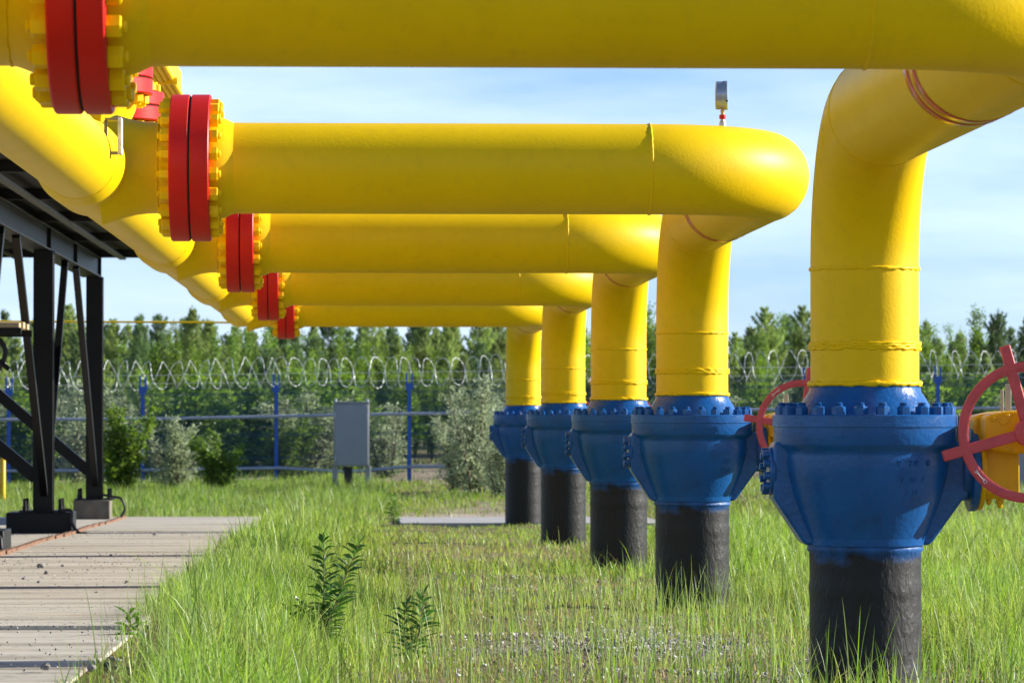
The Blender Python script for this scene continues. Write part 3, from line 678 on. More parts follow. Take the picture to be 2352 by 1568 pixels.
# ------------------------------------------------------------------ fence
FD = 87.0
def fz(X): return -1.655+.0133*(X+5)
fc = empty('mesh_fence', (0, FD, float(fz(0)))); tag(fc, 'blue welded mesh fence with coiled razor wire along its top', 'fence')
fo = Vector(fc.location)
PX = [(330+305*k-VPX)/FPX*FD for k in range(-3, 10)]
mb0 = MB()
mb0.box((-.04,-.03,-.05), (.04,.03,2.27)); mb0.box((-.085,-.035,2.14), (.085,.035,2.30)); mb0.box((-.085,-.03,2.30), (-.04,.03,2.54)); mb0.box((.04,-.03,2.30), (.085,.03,2.52))
pm = None
for X in PX:
    if pm is None: o = mb0.build('post', FBLUE, fc, bevel=.006); pm = o.data
    else:
        o = bpy.data.objects.new('post', pm); COL.objects.link(o); o.parent = fc
    o.location = (X, 0, fz(X)-fo.z)
for a, b in zip(PX, PX[1:]):
    mb = MB(); n = 66; zz0 = .08; zz1 = 2.30
    def wire(x0, z0, x1, z1, r_, y):
        v = []
        for (x, z) in ((x0, z0), (x1, z1)):
            if abs(x1-x0) < 1e-6: v += [(x-r_, y-r_, z), (x+r_, y-r_, z), (x, y+r_, z)]
            else: v += [(x, y-r_, z-r_), (x, y-r_, z+r_), (x, y+r_, z)]
        mb.add(v, [(0,1,4,3),(1,2,5,4),(2,0,3,5)])
    for k in range(n+1):
        x = a+.05+(b-a-.1)*k/n; g0 = fz(x)-fo.z; wire(x, g0+zz0, x, g0+zz1, .0058, .05)
    for k in range(13):
        z = zz0+(zz1-zz0)*k/12; wire(a+.05, fz(a)-fo.z+z, b-.05, fz(b)-fo.z+z, .0035, .056)
    for z in (.1, .62, 1.15, 1.68, 2.1, 2.28):
        for dz in (-.02, .02): wire(a+.05, fz(a)-fo.z+z+dz, b-.05, fz(b)-fo.z+z+dz, .005, .062)
    mb.build('mesh_panel', FMESH, fc, smooth=0)
# razor coil
RAZ = mat('razor_wire', (.62,.65,.64), .5, metal=.2)
rr = random.Random(7)
for a, b in zip(PX[::2], PX[2::2]):
    for sg in (1, -1):
        pts, rs = [], []; L_ = b-a+.1; turns = round(L_/.62*2)/2; n = int(turns*34); p0 = rr.uniform(0, 6.3)
        for k in range(n+1):
            t = k/n; th = 2*PI*turns*t+.35*math.sin(t*19+p0); X = a-.05+L_*t+.035*math.sin(th*2+p0)+.03*math.sin(th*.37+a)
            rad = .335+.025*math.sin(th*.21+a*2)
            sag = -.05*math.sin(PI*t)**2+.02
            pts.append(Vector((X, rad*math.cos(th), 2.57+sag+fz(X)-fo.z+sg*rad*math.sin(th)))); rs.append(.0066*(1.7 if k % 3 == 0 else .75))
        MB().tube(pts, rs, 5).build('razor_coil', RAZ, fc, smooth=60)
mb = MB()
for z in (2.36, 2.55): mb.tube([(X, -.1, z+fz(X)-fo.z) for X in PX], .005, 5)
mb.build('support_wire', RAZ, fc)
# conduits clipped along the fence
for (pys, lab) in (([966,962,956,952,950,945,937,936], 'upper grey conduit running along the blue fence'), ([1083,1079,1074,1083,1071,1070,1066,1064], 'lower grey conduit along the blue fence, dipping at the cabinet')):
    pxs = [-600, 330, 640, 800, 940, 1240, 2150, 3000]
    mb = MB(); pts = [P(a, b, FD-.35) for a, b in zip(pxs, pys)]
    for p, q in zip(pts, pts[1:]):
        for dz in (.0,): mb.tube([p, q], .038, 8)
    tag(mb.build('conduit', GAL, smooth=60), lab, 'conduit')
# cabinet
cz = 80.0
cb = empty('control_cabinet', tuple(P(808, 1122, cz))); tag(cb, 'grey metal control cabinet on two legs in front of the blue fence', 'cabinet')
k = cz/FPX
mb = MB(); mb.box((-41*k, -.16, 52*k), (40*k, .16, 197*k)); mb.build('case', CAB, cb, bevel=.01)
mb = MB(); mb.box((-37*k, -.18, 55*k), (37*k, -.1605, 192*k)); mb.build('door', CAB, cb, bevel=.006)
mb = MB(); mb.box((-43*k, -.20, 197*k), (42*k, .2, 200*k)); mb.build('roof', CAB, cb, bevel=.004)
for dx in (-37, 36):
    mb = MB().lathe([(.03,0),(.03,.05),(.015,.055)], T((dx*k, -.1, 200*k)), n=10); mb.build('lifting_eye', GAL, cb)
for dx in (-38, 37):
    mb = MB(); mb.box((dx*k-.055, -.06, -.15), (dx*k+.055, .06, 52*k)); mb.build('leg', CAB, cb, bevel=.006)
for hy in (70, 170):
    mb = MB().lathe([(.02,-.06),(.02,.06)], T((-37*k, -.19, hy*k)), n=10); mb.build('hinge', GAL, cb)
mb = MB()
for dx, w_ in ((-14,.05),(-9,.04),(-3,.03)): mb.tube([(dx*k,0,50*k),(dx*k+.02,-.05,25*k),(dx*k+.05,0,-.1)], w_, 8)
mb.build('cable_bundle', CABLE, cb, smooth=60)
c2 = empty('equipment_cabinet', tuple(P(2350, 1128, 80))); tag(c2, 'grey cabinet just inside the right edge, behind the nearest gearbox', 'cabinet')
mb = MB(); mb.box((-.10,-.2,0), (.9,.2,1.02)); mb.build('case', CAB, c2, bevel=.01)
mb = MB(); mb.box((-.06,-.215,.05), (.86,-.2005,.97)); mb.build('door', CAB, c2, bevel=.006)

# ------------------------------------------------------------------ foliage
def mesh_np(name, v, f, mat_, tint=None):
    """fast mesh: v (n,3), f list of arrays each (m,k)"""
    me = bpy.data.meshes.new(name)
    loops = np.concatenate([a.reshape(-1) for a in f]); sizes = np.concatenate([np.full(len(a), a.shape[1]) for a in f])
    me.vertices.add(len(v)); me.vertices.foreach_set('co', v.astype(np.float32).reshape(-1))
    me.loops.add(len(loops)); me.loops.foreach_set('vertex_index', loops.astype(np.int32))
    me.polygons.add(len(sizes)); st = np.r_[0, np.cumsum(sizes)[:-1]]
    me.polygons.foreach_set('loop_start', st.astype(np.int32)); me.polygons.foreach_set('loop_total', sizes.astype(np.int32))
    me.update(calc_edges=True)
    if tint is not None:
        at = me.attributes.new('tint', 'FLOAT_COLOR', 'POINT'); at.data.foreach_set('color', np.c_[tint, np.ones(len(tint))].astype(np.float32).reshape(-1))
    me.materials.append(mat_)
    return me
def leaves_np(c, d, n, L, W):
    """diamond leaves: centres c, directions d, normals n"""
    d = d/np.linalg.norm(d, axis=1, keepdims=True); s = np.cross(d, n); s /= np.linalg.norm(s, axis=1, keepdims=True)+1e-9
    L = L[:, None]; W = W[:, None]
    v = np.stack([c, c+d*L*.45+s*W*.5, c+d*L, c+d*L*.45-s*W*.5], 1).reshape(-1, 3)
    return v, np.arange(len(v)).reshape(-1, 4)
PINE = [leaf_mat('pine_needles', (.135,.205,.085), trans=.40, vscale=1.2, objvar=.3), leaf_mat('pine_needles_light', (.24,.31,.10), trans=.42, vscale=1.2, objvar=.25)]
DECI = [leaf_mat('birch_leaves', (.18,.28,.045), trans=.4, vscale=1.4), leaf_mat('willow_leaves', (.36,.42,.25), trans=.3, vscale=1.6, objvar=.12), leaf_mat('dark_leaves', (.15,.24,.045), trans=.35, vscale=1.6)]
def pine(seed, H, spread, dens=1.0, light=0):
    rs = np.random.RandomState(seed); rn = random.Random(seed)
    mb = MB(); n = 8; pts = [(.05*math.sin(k*.8+seed), .05*math.cos(k*.9+seed), H*k/n) for k in range(n+1)]; pts[0] = (0,0,-.3)
    mb.tube(pts, [.075*H/6*(1-.93*k/n) for k in range(n+1)], 7)
    C, D = [], []
    z = H*rn.uniform(.05,.12)
    while z < H*.985:
        f = (z/H); m = rn.randint(4, 6); ln = spread*(1-f)**.72*(.72+.28*min(1, f/.18))*rn.uniform(.8, 1.15)+.10
        a0 = rn.uniform(0, 6.3)
        for j in range(m):
            a = a0+2*PI*j/m+rn.uniform(-.35,.35); l = ln*rn.uniform(.6, 1.2); up = .15+.75*f+rn.uniform(-.12,.15)
            d = np.array([math.cos(a), math.sin(a), up]); d /= np.linalg.norm(d)
            b = np.array([0, 0, z]); e = b+d*l; e2 = e+np.array([0,0,l*.12])
            mb.tube([b, b+d*l*.6, e2], [.018*H/6, .010*H/6, .003], 4, caps=False)
            k = max(5, int(l*58*dens)); t = rs.uniform(.18, 1, k)**.75
            c = b+d*l*t[:, None]+np.array([0,0,1])*(l*.12*t[:, None]**3)
            side = np.cross(d, [0,0,1]); side /= np.linalg.norm(side)
            wv = rs.normal(0, 1, k)*l*.20*(1.15-t); c = c+side*wv[:, None]+np.c_[np.zeros(k), np.zeros(k), rs.normal(0, .035, k)]
            C.append(c); D.append(d+side*np.sign(wv)[:, None]*rs.uniform(.1,.9,k)[:, None]+np.array([0,0,.35]))
        z += rn.uniform(.20, .32)*H/6
    # leader
    k = 14; C.append(np.c_[rs.normal(0,.03,k), rs.normal(0,.03,k), rs.uniform(H*.93, H*1.01, k)]); D.append(np.c_[rs.normal(0,.4,k), rs.normal(0,.4,k), np.ones(k)])
    C = np.concatenate(C); D = np.concatenate(D); D /= np.linalg.norm(D, axis=1, keepdims=True)
    reps = 4                                          # each tuft: several needle blades
    C = np.repeat(C, reps, 0); D = np.repeat(D, reps, 0)+rs.normal(0, .45, (len(C), 3)); N = rs.normal(0, 1, (len(C), 3))
    v, f = leaves_np(C, D, N, rs.uniform(.10, .21, len(C)), rs.uniform(.016, .032, len(C)))
    return mb, mesh_np('crown', v, [f], PINE[light])
def shrub(seed, H, W, mat_, nst=7, nleaf=2600, L=.075, wl=.032, bare=.1, trunk=False, droop=0.):
    rs = np.random.RandomState(seed); rn = random.Random(seed); mb = MB(); C, D = [], []
    tw = []
    for s in range(nst):
        a = rn.uniform(0, 6.3); r0 = 0 if trunk else W*.12*rn.random(); lean = W*rn.uniform(.15, .85)
        hh = H*rn.uniform(.62, 1.0) if s else H
        b = np.array([r0*math.cos(a), r0*math.sin(a), -.1 if not trunk else H*rn.uniform(0,.1)-.1]); e = np.array([lean*math.cos(a), lean*math.sin(a), hh])*(1 if s else np.array([.2,.2,1]))
        mid = (b+e)*.5+np.array([-.12*lean*math.cos(a), -.12*lean*math.sin(a), H*.05])
        q = [b*(1-t)**2+2*mid*t*(1-t)+e*t*t for t in np.linspace(0, 1, 7)]
        mb.tube(q, [.022*H/2*(1-.9*t) for t in np.linspace(0, 1, 7)], 5); tw.append((q, 1.0))
        for k in range(rn.randint(6, 10)):
            t = rn.uniform(bare+.08, .95); i = min(int(t*6), 5); p = q[i]+(q[i+1]-q[i])*(t*6-i)
            a2 = rn.uniform(0, 6.3); l = W*rn.uniform(.18, .5)*(1.15-t*.75)
            e2 = p+np.array([math.cos(a2)*l, math.sin(a2)*l, l*rn.uniform(.2, .9)])
            q2 = [p, (p+e2)*.5+np.array([0,0,l*.06]), e2]; mb.tube(q2, [.008*H/2, .005*H/2, .002], 4, caps=False); tw.append((q2, .55))
    wts = np.array([w_*sum(np.linalg.norm(q[i+1]-q[i]) for i in range(len(q)-1)) for q, w_ in tw]); wts /= wts.sum()
    cnt = rs.multinomial(nleaf, wts)
    for (q, w_), m in zip(tw, cnt):
        if m == 0: continue
        q = np.array(q); t = rs.uniform(bare if w_ == 1 else .1, 1, m)*(len(q)-1); i = np.minimum(t.astype(int), len(q)-2); fr = (t-i)[:, None]
        c = q[i]*(1-fr)+q[i+1]*fr+rs.normal(0, .045*H/2, (m, 3)); ax = q[i+1]-q[i]; ax /= np.linalg.norm(ax, axis=1, keepdims=True)
        C.append(c); D.append(ax*.7+rs.normal(0, .6, (m, 3))+np.array([0,0,.1-droop]))
    C = np.concatenate(C); D = np.concatenate(D); N = rs.normal(0, 1, C.shape)+np.array([0,0,.8])
    v, f = leaves_np(C, D, N, L*rs.uniform(.6,1.3,len(C)), wl*rs.uniform(.6,1.3,len(C)))
    return mb, mesh_np('foliage', v, [f], mat_)
def plant_proto(name, mb, me, part, stem, stem_mat=BARK):
    o = empty(name); t = mb.build(stem, stem_mat, o, smooth=60); c = bpy.data.objects.new(part, me); COL.objects.link(c); c.parent = o; return o
protos = [plant_proto('pine_tree', *pine(20+k, 6.0, sp, d, lt), 'crown', 'trunk') for k, (sp, d, lt) in enumerate(((1.7,1.25,0),(2.0,1.3,0),(1.6,1.25,1),(2.2,1.2,0),(1.8,1.3,1)))]
bprotos = [plant_proto('birch_tree', *shrub(50+k, 5.0, 1.5, DECI[m], 6, 6000, .10, .065, .12, True), 'crown', 'trunk') for k, m in enumerate((0, 2, 0))]
used = set()
def place(proto, X, Y, H, base, rz, label, cat, group, sx=1.0):
    if id(proto) in used: o = copy_tree(proto)
    else: o = proto; used.add(id(proto))
    o.location = (X, Y, float(gz(X, Y))-.02); s = H/base; o.scale = (s*sx, s*sx, s); o.rotation_euler = (0, 0, rz)
    tag(o, label, cat, group); return o
rt = random.Random(33)
def forest(Y, n, top0, top1, pb, jit=3.0, x0=-150, x1=2480):
    for k in range(n):
        px = x0+(x1-x0)*(k+rt.uniform(.1,.9))/n; y = Y+rt.uniform(-jit, jit); X = (px-VPX)/FPX*y
        top = rt.uniform(top0, top1); H = (HOR-top)/FPX*y-float(gz(X, y))
        if rt.random() < pb: place(rt.choice(bprotos), X, y, H, 5.0, rt.uniform(0, 6.3), 'leafy green birch standing among the pines beyond the fence', 'tree', 'birches beyond the fence', .9)
        else: place(rt.choice(protos), X, y, H, 6.0, rt.uniform(0, 6.3), 'dark green pine in the wood beyond the fence', 'tree', 'pines beyond the fence', rt.uniform(.62, .95))
forest(172, 56, 725, 775, .15, 6)
forest(152, 54, 700, 785, .2, 6)
forest(133, 52, 692, 800, .2, 5)
forest(120, 60, 745, 850, .45, 4)
forest(109, 70, 800, 910, .5, 3)
# bushes and saplings near the fence
specs = [ # px, base py, top py, depth, kind, width m, label
 (282, 1128, 930, 80, 0, .95, 'bright green birch bush right of the farther platform post'),
 (395, 1125, 955, 81, 1, 1.05, 'grey-green willow bush in front of the blue fence at left'),
 (505, 1122, 985, 80, 2, .85, 'dark green bush between two blue fence posts at left'),
 (1095, 1130, 862, 76, 1, 1.25, 'tall pale willow bush left of the farthest blue valve'),
 (1050, 1128, 940, 78, 1, 1.0, 'lower pale willow bush beside the tall one'),
 (1150, 1135, 930, 74, 1, .9, 'pale willow bush touching the farthest black pipe'),
 (700, 1105, 900, 92, 1, 1.7, 'pale willow bush behind the fence left of the cabinet'),
 (895, 1105, 930, 93, 1, 1.5, 'pale willow bush behind the fence right of the cabinet'),
 (780, 1100, 850, 97, 0, 1.7, 'light green birch bush behind the cabinet'),
 (180, 1110, 880, 93, 1, 1.6, 'pale willow bush seen between the platform posts'),
 (60, 1110, 900, 94, 0, 1.6, 'green bush behind the fence at the far left'),
 (560, 1105, 870, 98, 2, 1.6, 'dark bush behind the fence right of the second post'),
 (440, 1105, 860, 99, 0, 1.7, 'tall green bush behind the fence at left'),
 (1760, 1090, 880, 97, 0, 1.8, 'green bush behind the fence beyond the second handwheel'),
 (2250, 1080, 860, 99, 0, 1.9, 'green bush behind the fence at far right'),
 (2080, 1085, 870, 98, 2, 1.7, 'dark bush behind the fence by the nearest valve'),
 (640, 1104, 960, 91, 2, 1.2, 'low dark bush behind the fence post left of the cabinet')]
for k in range(34):
    px = -60+2480*(k+rt.random())/34; D = rt.uniform(97, 103)
    if 930 < px < 1075: continue
    specs.append((px, 1085, rt.uniform(880, 985), D, rt.choice((0,1,1,1,0)), rt.uniform(1.3, 2.0), None))
SH = {}
for j, (px, pb_, pt, D, kd, W, lab) in enumerate(specs):
    key = (kd, j % 2)
    L_, W_ = ((.085,.055), (.085,.026), (.08,.05))[kd]
    if key not in SH: SH[key] = plant_proto('bush', *shrub(80+j, 2.0, .75, DECI[kd], 9, 4200, L_, W_, .04), 'foliage', 'stems')
    H = (pb_-pt)/FPX*D; b = P(px, pb_, D)
    o = place(SH[key], b.x, D, H, 2.0, rt.uniform(0, 6.3), lab or 'leafy bush among the undergrowth at the foot of the wood', 'bush', 'bushes by the fence' if lab else 'undergrowth bushes at the wood edge', 1.0)
    s = W*1.45; o.scale = (s, s, H/2.0); o.location.z = min(b.z, float(gz(b.x, D)))

# ------------------------------------------------------------------ fireweed
def lance(mb, b, d, L, W, up, roll=0.):
    d = d.normalized(); s = d.cross(Vector((0,0,1))).normalized(); s = Matrix.Rotation(roll, 3, d) @ s; nn = s.cross(d)
    pr = []
    for t, w_ in ((0,.08),(.2,.7),(.45,1),(.75,.6),(1,.02)):
        c = b+d*L*t-Vector((0,0,1))*L*up*t*t; pr.append((c-s*W*w_*.5+nn*W*.12*w_, c, c+s*W*w_*.5+nn*W*.12*w_))
    v = [p for q in pr for p in q]; f = []
    for i in range(4):
        for k in range(2): f.append((i*3+k, i*3+k+1, i*3+k+4, i*3+k+3))
    mb.add(v, f)
WEED = [leaf_mat('fireweed_leaf', (.055,.135,.028), trans=.30, rough=.35, spec=.5, vscale=9, objvar=0), leaf_mat('young_weed_leaf', (.11,.22,.03), trans=.45, rough=.4, vscale=9, objvar=0)]
WSTEM = mat('weed_stem', (.16,.10,.05), .6)
def weed(px, pb_, D, stems, lab, seed, lm=0, dens=1.0):
    rn = random.Random(seed); b = P(px, pb_, D); b.z = float(gz(b.x, D))-.02
    root = empty('weed_plant', tuple(b)); tag(root, lab, 'weed', 'leafy weeds in the grass'); st = MB(); lf = MB()
    for (tx, ty) in stems:
        tip = P(tx, ty, D+rn.uniform(-.06,.06))-b; n = 12
        c1 = Vector((tip.x*.25+rn.uniform(-.06,.06), tip.y*.3, tip.z*.5))
        pts = [2*c1*t*(1-t)+tip*t*t for t in [k/n for k in range(n+1)]]
        st.tube(pts, [.006*(1-.75*k/n) for k in range(n+1)], 6)
        Ln = tip.length; m = int(Ln*95*dens); a = rn.uniform(0, 6.3)
        for k in range(m):
            t = .12+.88*(k+.5)/m; i = min(int(t*n), n-1); p = pts[i]+(pts[i+1]-pts[i])*(t*n-i); a += 2.4+rn.uniform(-.3,.3)
            up = .40+.65*t+ (.9 if t > .93 else 0); d = Vector((math.cos(a), math.sin(a), up))
            lance(lf, p, d, rn.uniform(.8,1.2)*.172*(1-.55*abs(t-.45)**1.2*1.6 if t < .9 else .55), rn.uniform(.018,.027), rn.uniform(.15,.6), rn.choice((-1,1))*rn.uniform(.3,1.1))
    st.build('stem', WSTEM, root, smooth=60); lf.build('leaves', WEED[lm], root, smooth=80)
weed(735, 1475, 21.9, [(743,1232),(832,1236),(690,1385),(795,1360),(655,1395)], 'tall dark green fireweed clump in the middle of the grass', 5)
weed(945, 1480, 21.6, [(972,1362),(932,1388)], 'small dark fireweed right of the tall clump', 6)
weed(515, 1470, 21.6, [(530,1392),(500,1415)], 'small dark weed in the tall grass left of the fireweed clump', 7)
weed(285, 1510, 20.7, [(300,1405),(330,1432)], 'yellow-green seedling growing at the edge of the concrete slabs', 8, 1, .7)
weed(905, 1200, 58, [(903,1138),(912,1150),(897,1160)], 'green weed standing far off in front of the pale slab', 9, 1, .8)

# ------------------------------------------------------------------ grass (uncountable)
def blades(n, X, Y, H, W, lean, seg, cols, seed, curve=.5, base=None):
    rs = np.random.RandomState(seed); a = rs.uniform(0, 2*PI, n)
    d = np.c_[np.cos(a), np.sin(a), np.zeros(n)]; fa = a+PI/2+rs.normal(0, .6, n); s = np.c_[np.cos(fa), np.sin(fa), np.zeros(n)]
    z0 = gz(X, Y)-.015 if base is None else base
    b = np.c_[X, Y, z0]
    t = np.linspace(0, 1, seg+1); vs = []; 
    bend = np.clip(lean, 0, 1.4)
    for k, tk in enumerate(t):
        h = H*(tk-.32*bend*tk**2.5*curve*2)[:] if False else H*tk*(1-.30*np.minimum(bend,1)*tk**1.5)
        off = H*bend*(.25*tk+.75*tk**2)
        c = b+d*off[:, None]+np.c_[np.zeros(n), np.zeros(n), h]
        if k == seg: vs.append(c[:, None])
        else:
            wk = W*(1-.75*tk**1.6)*.5; vs.append(np.stack([c-s*wk[:, None], c+s*wk[:, None]], 1))
    V = np.concatenate(vs, 1); m = V.shape[1]; base_i = (np.arange(n)*m)[:, None]
    q = []
    for k in range(seg-1): q.append(base_i+np.array([[2*k, 2*k+1, 2*k+3, 2*k+2]]))
    tri = base_i+np.array([[2*(seg-1), 2*(seg-1)+1, 2*seg]])
    tint = np.repeat(cols, m, 0)
    # straw-pale tips/bases vary along the blade only a little
    return V.reshape(-1, 3), np.concatenate(q) if q else np.zeros((0,4), int), tri, tint
def sample(n, y0, y1, seed, p=1.0):
    rs = np.random.RandomState(seed); u = rs.uniform(0, 1, n); Y = np.sqrt(y0*y0+(y1*y1-y0*y0)*u)
    px = rs.uniform(-80, 2440, n); X = (px-VPX)/FPX*Y
    return X, Y, rs
GREENS = np.array([(.22,.36,.045), (.17,.31,.035), (.29,.42,.07), (.36,.45,.12), (.13,.24,.045), (.28,.39,.13)])
STRAW = np.array([(.40,.33,.16), (.34,.26,.12), (.45,.40,.22), (.25,.17,.08)])
def field(n, y0, y1, seg, seed, hs=1.0, ws=1.0, thin=False):
    X, Y, rs = sample(n, y0, y1, seed)
    px = X/Y*FPX+VPX
    # lushness: tall strip along the slab edge, right-hand strip, thin over gravel
    edge = np.exp(-((X-(PADX+.62))/.62)**2)*(X > PADX-.05)
    right = np.clip((X-2.95)/.5, 0, 1)*np.clip((60-Y)/15, 0, 1)
    farl = np.clip((Y-60)/4, 0, 1)*(X < .5)
    nz = smooth_noise(X, Y, 2.0, 21)
    mid = np.exp(-((X-1.0)/1.3)**2)*(Y < 62)
    near = np.clip((X+1.25)/.5, 0, 1)**1.5*np.clip((23-Y)/4, 0, 1)+np.clip((Y-19)/4, 0, 1)
    near = np.clip(near, .38, 1)
    lush = near*np.clip(.38-.22*mid+.85*edge+.75*right+.5*farl+.50*nz-.70*gravelness(X, Y), .0, 1.25)
    sand = sandiness(X, Y)
    edge = np.maximum(edge, 1.25*np.exp(-np.clip(X-PADX, 0, 9)/.35)*(X > PADX)*(Y < 60))
    onpad = (X < PADX) & (Y < 55.9)
    spill = onpad & (X > PADX-.05-.14*np.abs(nz)-np.clip(Y-22, 0, 40)*.010) & (rs.uniform(0,1,n) < .5)
    keep = (~onpad | spill) & (rs.uniform(0, 1, n) < (.17+.83*lush)*near) & (rs.uniform(0, 1, n) > sand*.98) & ~((X > .45) & (X < 4.75) & (Y > 57.0) & (Y < 60.6))
    X, Y, lush, nz = X[keep], Y[keep], lush[keep], nz[keep]; m = len(X)
    H = (.065+.205*lush*rs.uniform(.45, 1.25, m)+.06*rs.uniform(0,1,m)**3)*hs
    H = H*np.clip(1+.55*smooth_noise(X, Y, 5.0, 91), .5, 1.7)
    tall = rs.uniform(0,1,m) < .045; H = np.where(tall, H*1.55+.05, H)
    W = (.0045+.0045*rs.uniform(0,1,m))*ws
    ln = np.abs(rs.normal(0, .5, m))+.08
    c = GREENS[rs.randint(0, len(GREENS), m)]*rs.uniform(.75, 1.2, (m,1))
    slabf = (X > .3) & (X < 4.8) & (Y > 46) & (Y < 57.2); H = np.where(slabf, np.minimum(H, .03+.05*rs.uniform(0,1,m)+np.clip(57-Y, 0, 12)*.006), H)
    dry = rs.uniform(0,1,m) < np.clip(.50-.42*lush, .12, .48); c = np.where(dry[:, None], STRAW[rs.randint(0, 4, m)], c); H = np.where(dry, H*.7, H); ln = np.where(dry, ln*2.2, ln)
    yel = (np.clip(smooth_noise(X, Y, 1.1, 77)*1.3+.15, 0, 1)*.38+.12*np.exp(-((X-1.0)/1.3)**2)*(Y < 62))[:, None]; c = c*(1-yel)+np.array([.36,.36,.085])*yel*rs.uniform(.8,1.2,(m,1)); c = c*np.where(Y > 60, .82, 1.)[:, None]
    return blades(m, X, Y, H, W, ln, seg, c, seed+1)
V, Q, TR, TI = [], [], [], []; off = 0
def acc(r):
    global off
    v, q, t, ti = r; V.append(v); Q.append(q+off); TR.append(t+off); TI.append(ti); off += len(v)
acc(field(26000, 13.2, 18, 5, 100, 1.05))
acc(field(90000, 18, 30, 4, 101))
acc(field(80000, 30, 45, 3, 102, 1.0, 1.5))
acc(field(110000, 45, 64, 3, 103, 1.0, 1.7))
acc(field(150000, 64, 86, 2, 104, .85, 2.1))
acc(field(30000, 86, 100, 2, 105, .8, 4.0))
# dry thatch lying on the lot
X, Y, rs = sample(60000, 15, 34, 200); k = (X > PADX) ; X, Y = X[k], Y[k]; m = len(X)
acc(blades(m, X, Y, rs.uniform(.02,.07,m), np.full(m, .004), rs.uniform(.6,2.4,m), 2, STRAW[rs.randint(0,4,m)]*rs.uniform(.6,1.1,(m,1)), 201))
# long seeding stalks and the tall stems in front of the black pipe
X, Y, rs = sample(3000, 16, 30, 210); k = (X > PADX); X, Y = X[k], Y[k]; m = len(X)
acc(blades(m, X, Y, rs.uniform(.28,.52,m), np.full(m, .0042), rs.uniform(.03,.3,m), 5, GREENS[rs.randint(0,6,m)]*.9+.03, 211))
rs = np.random.RandomState(9); m = 26; X = np.r_[rs.uniform(2.2, 2.85, 16), rs.uniform(.2, 2.2, 10)]; Y = np.full(m, 17.2)+rs.uniform(-.7,.7,m)
acc(blades(m, X, Y, rs.uniform(.26,.62,m), np.full(m, .0075), rs.uniform(.05,.45,m), 6, GREENS[rs.randint(0,4,m)], 213))
# out-of-focus blades close to the lens
rs = np.random.RandomState(19); m = 60; Y = rs.uniform(9.5, 13.5, m); X = (rs.uniform(150, 2352, m)-VPX)/FPX*Y; hh = (-616/FPX*Y-gz(X, Y))+rs.uniform(-.02,.13,m)
acc(blades(m, X, Y, hh, np.full(m, .007), rs.uniform(.02,.25,m), 6, GREENS[rs.randint(0,3,m)]*1.1, 221))
me = mesh_np('grass', np.concatenate(V), [np.concatenate(Q), np.concatenate(TR)], GRASS, np.concatenate(TI))
go = bpy.data.objects.new('grass', me); COL.objects.link(go); tag(go, 'bright green meadow grass with dry straw growing round the pipes', 'grass', kind='stuff')

# ------------------------------------------------------------------ gravel (uncountable) and loose stones
def stones(n, X, Y, s, seed, zf):
    rs = np.random.RandomState(seed); base = np.array([(1,0,0),(-1,0,0),(0,1,0),(0,-1,0),(0,0,1),(0,0,-1)], float)
    v = base[None]*rs.uniform(.55, 1.2, (n,6,1)); th = rs.uniform(0, 6.3, n); c, s_ = np.cos(th), np.sin(th)
    v = v*np.array([1,1,.65]); x = v[..., 0]*c[:, None]-v[..., 1]*s_[:, None]; y = v[..., 0]*s_[:, None]+v[..., 1]*c[:, None]
    tl = rs.uniform(-.5,.5,n)[:, None]; z = v[..., 2]+x*tl
    P_ = np.stack([x, y, z], -1)*s[:, None, None]+np.c_[X, Y, zf][:, None]
    F = np.array([(0,2,4),(2,1,4),(1,3,4),(3,0,4),(2,0,5),(1,2,5),(3,1,5),(0,3,5)]); f = (np.arange(n)*6)[:, None, None]+F[None]
    g = .05+.6*rs.uniform(0,1,n)**2; ti = np.repeat(np.c_[g, g*.97, g*.94], 6, 0)
    return P_.reshape(-1, 3), f.reshape(-1, 3), ti
X, Y, rs = sample(90000, 15, 38, 300); k = (X > PADX) & (rs.uniform(0,1,len(X)) < .03+gravelness(X, Y)**1.5); X, Y = X[k], Y[k]
v, f, ti = stones(len(X), X, Y, rs.uniform(.007,.028,len(X))*rs.uniform(.6,1,len(X)), 301, gz(X, Y)+.002)
GR = bpy.data.materials.new('gravel'); GR.use_nodes = True; a_ = GR.node_tree.nodes.new('ShaderNodeAttribute'); a_.attribute_name = 'tint'
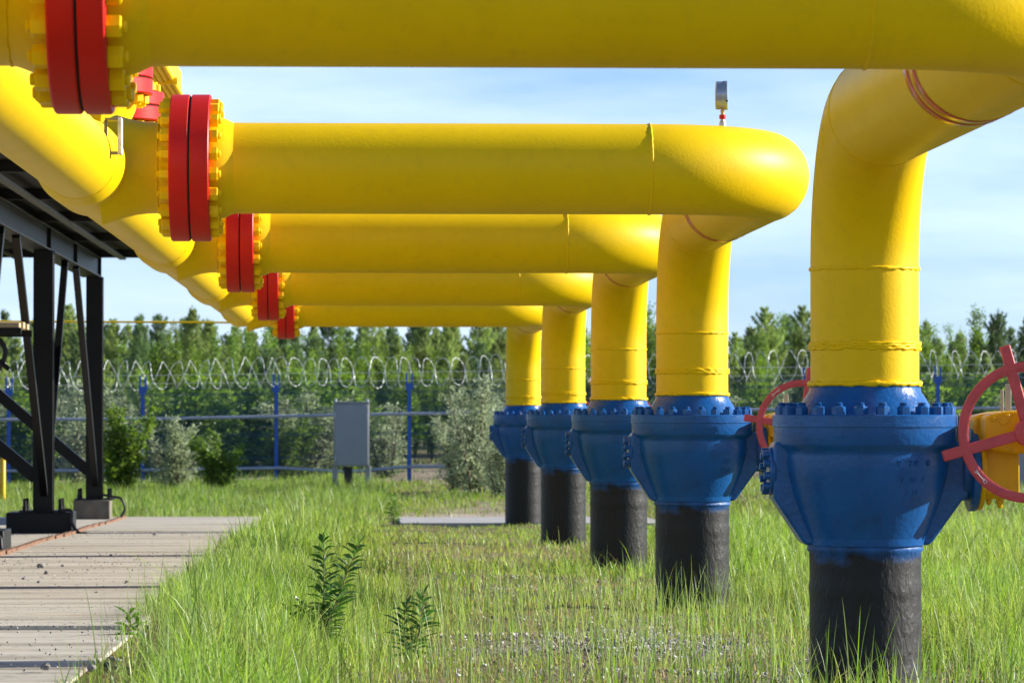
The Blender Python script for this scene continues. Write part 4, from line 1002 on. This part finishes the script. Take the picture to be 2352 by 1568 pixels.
GR.node_tree.links.new(a_.outputs['Color'], GR.node_tree.nodes['Principled BSDF'].inputs['Base Color']); GR.node_tree.nodes['Principled BSDF'].inputs['Roughness'].default_value = .8
me = mesh_np('gravel', v, [f], GR, ti); o = bpy.data.objects.new('gravel', me); COL.objects.link(o); tag(o, 'grey gravel showing through the thin grass', 'gravel', kind='stuff')
# fine grit on the slabs
rs = np.random.RandomState(5); n = 2600; Y = np.where(rs.uniform(0,1,n) < .45, np.where(rs.uniform(0,1,n) < .6, rs.normal(21.6,.25,n), rs.normal(23.7,.22,n)), np.sqrt(rs.uniform(17**2, 46**2, n))); px = rs.uniform(-20, 560, n); X = (px-VPX)/FPX*Y; k = X < PADX-.02; X, Y = X[k], Y[k]
v, f, ti = stones(len(X), X, Y, rs.uniform(.004,.011,len(X)), 302, pad_z(Y)+.018)
me = mesh_np('grit', v, [f], GR, ti); o = bpy.data.objects.new('grit', me); COL.objects.link(o); tag(o, 'fine grit scattered on the concrete slabs', 'grit', kind='stuff')
rn = random.Random(3); sme = None
import bmesh
for (px, py, s) in ((358,1228,.05),(478,1224,.03),(98,1303,.075),(112,1318,.05),(95,1338,.04),(148,1300,.035),(205,1282,.03),(295,1338,.04),(225,1362,.03),(440,1395,.05),(215,1538,.05),(110,1534,.05),(330,1460,.05),(60,1330,.04),(150,1260,.03),(258,1275,.03)):
    D = 30.0
    for _ in range(20): D = -(pad_z(D)+.01)*FPX/(py-HOR)
    bm = bmesh.new(); bmesh.ops.create_icosphere(bm, subdivisions=2, radius=1)
    for vv in bm.verts: vv.co *= rn.uniform(.8, 1.12)
    me = bpy.data.meshes.new('loose_stone'); bm.to_mesh(me); bm.free()
    o = mobj('loose_stone', me, STONE, smooth=25); c = P(px, py, D); o.location = (c.x, D, pad_z(D)+.012+s*.25); o.scale = (s*.5, s*.45, s*.36); o.rotation_euler = (0, 0, rn.uniform(0, 6))
    tag(o, 'small grey stone lying on the concrete slabs', 'stone', 'loose stones on the slabs')
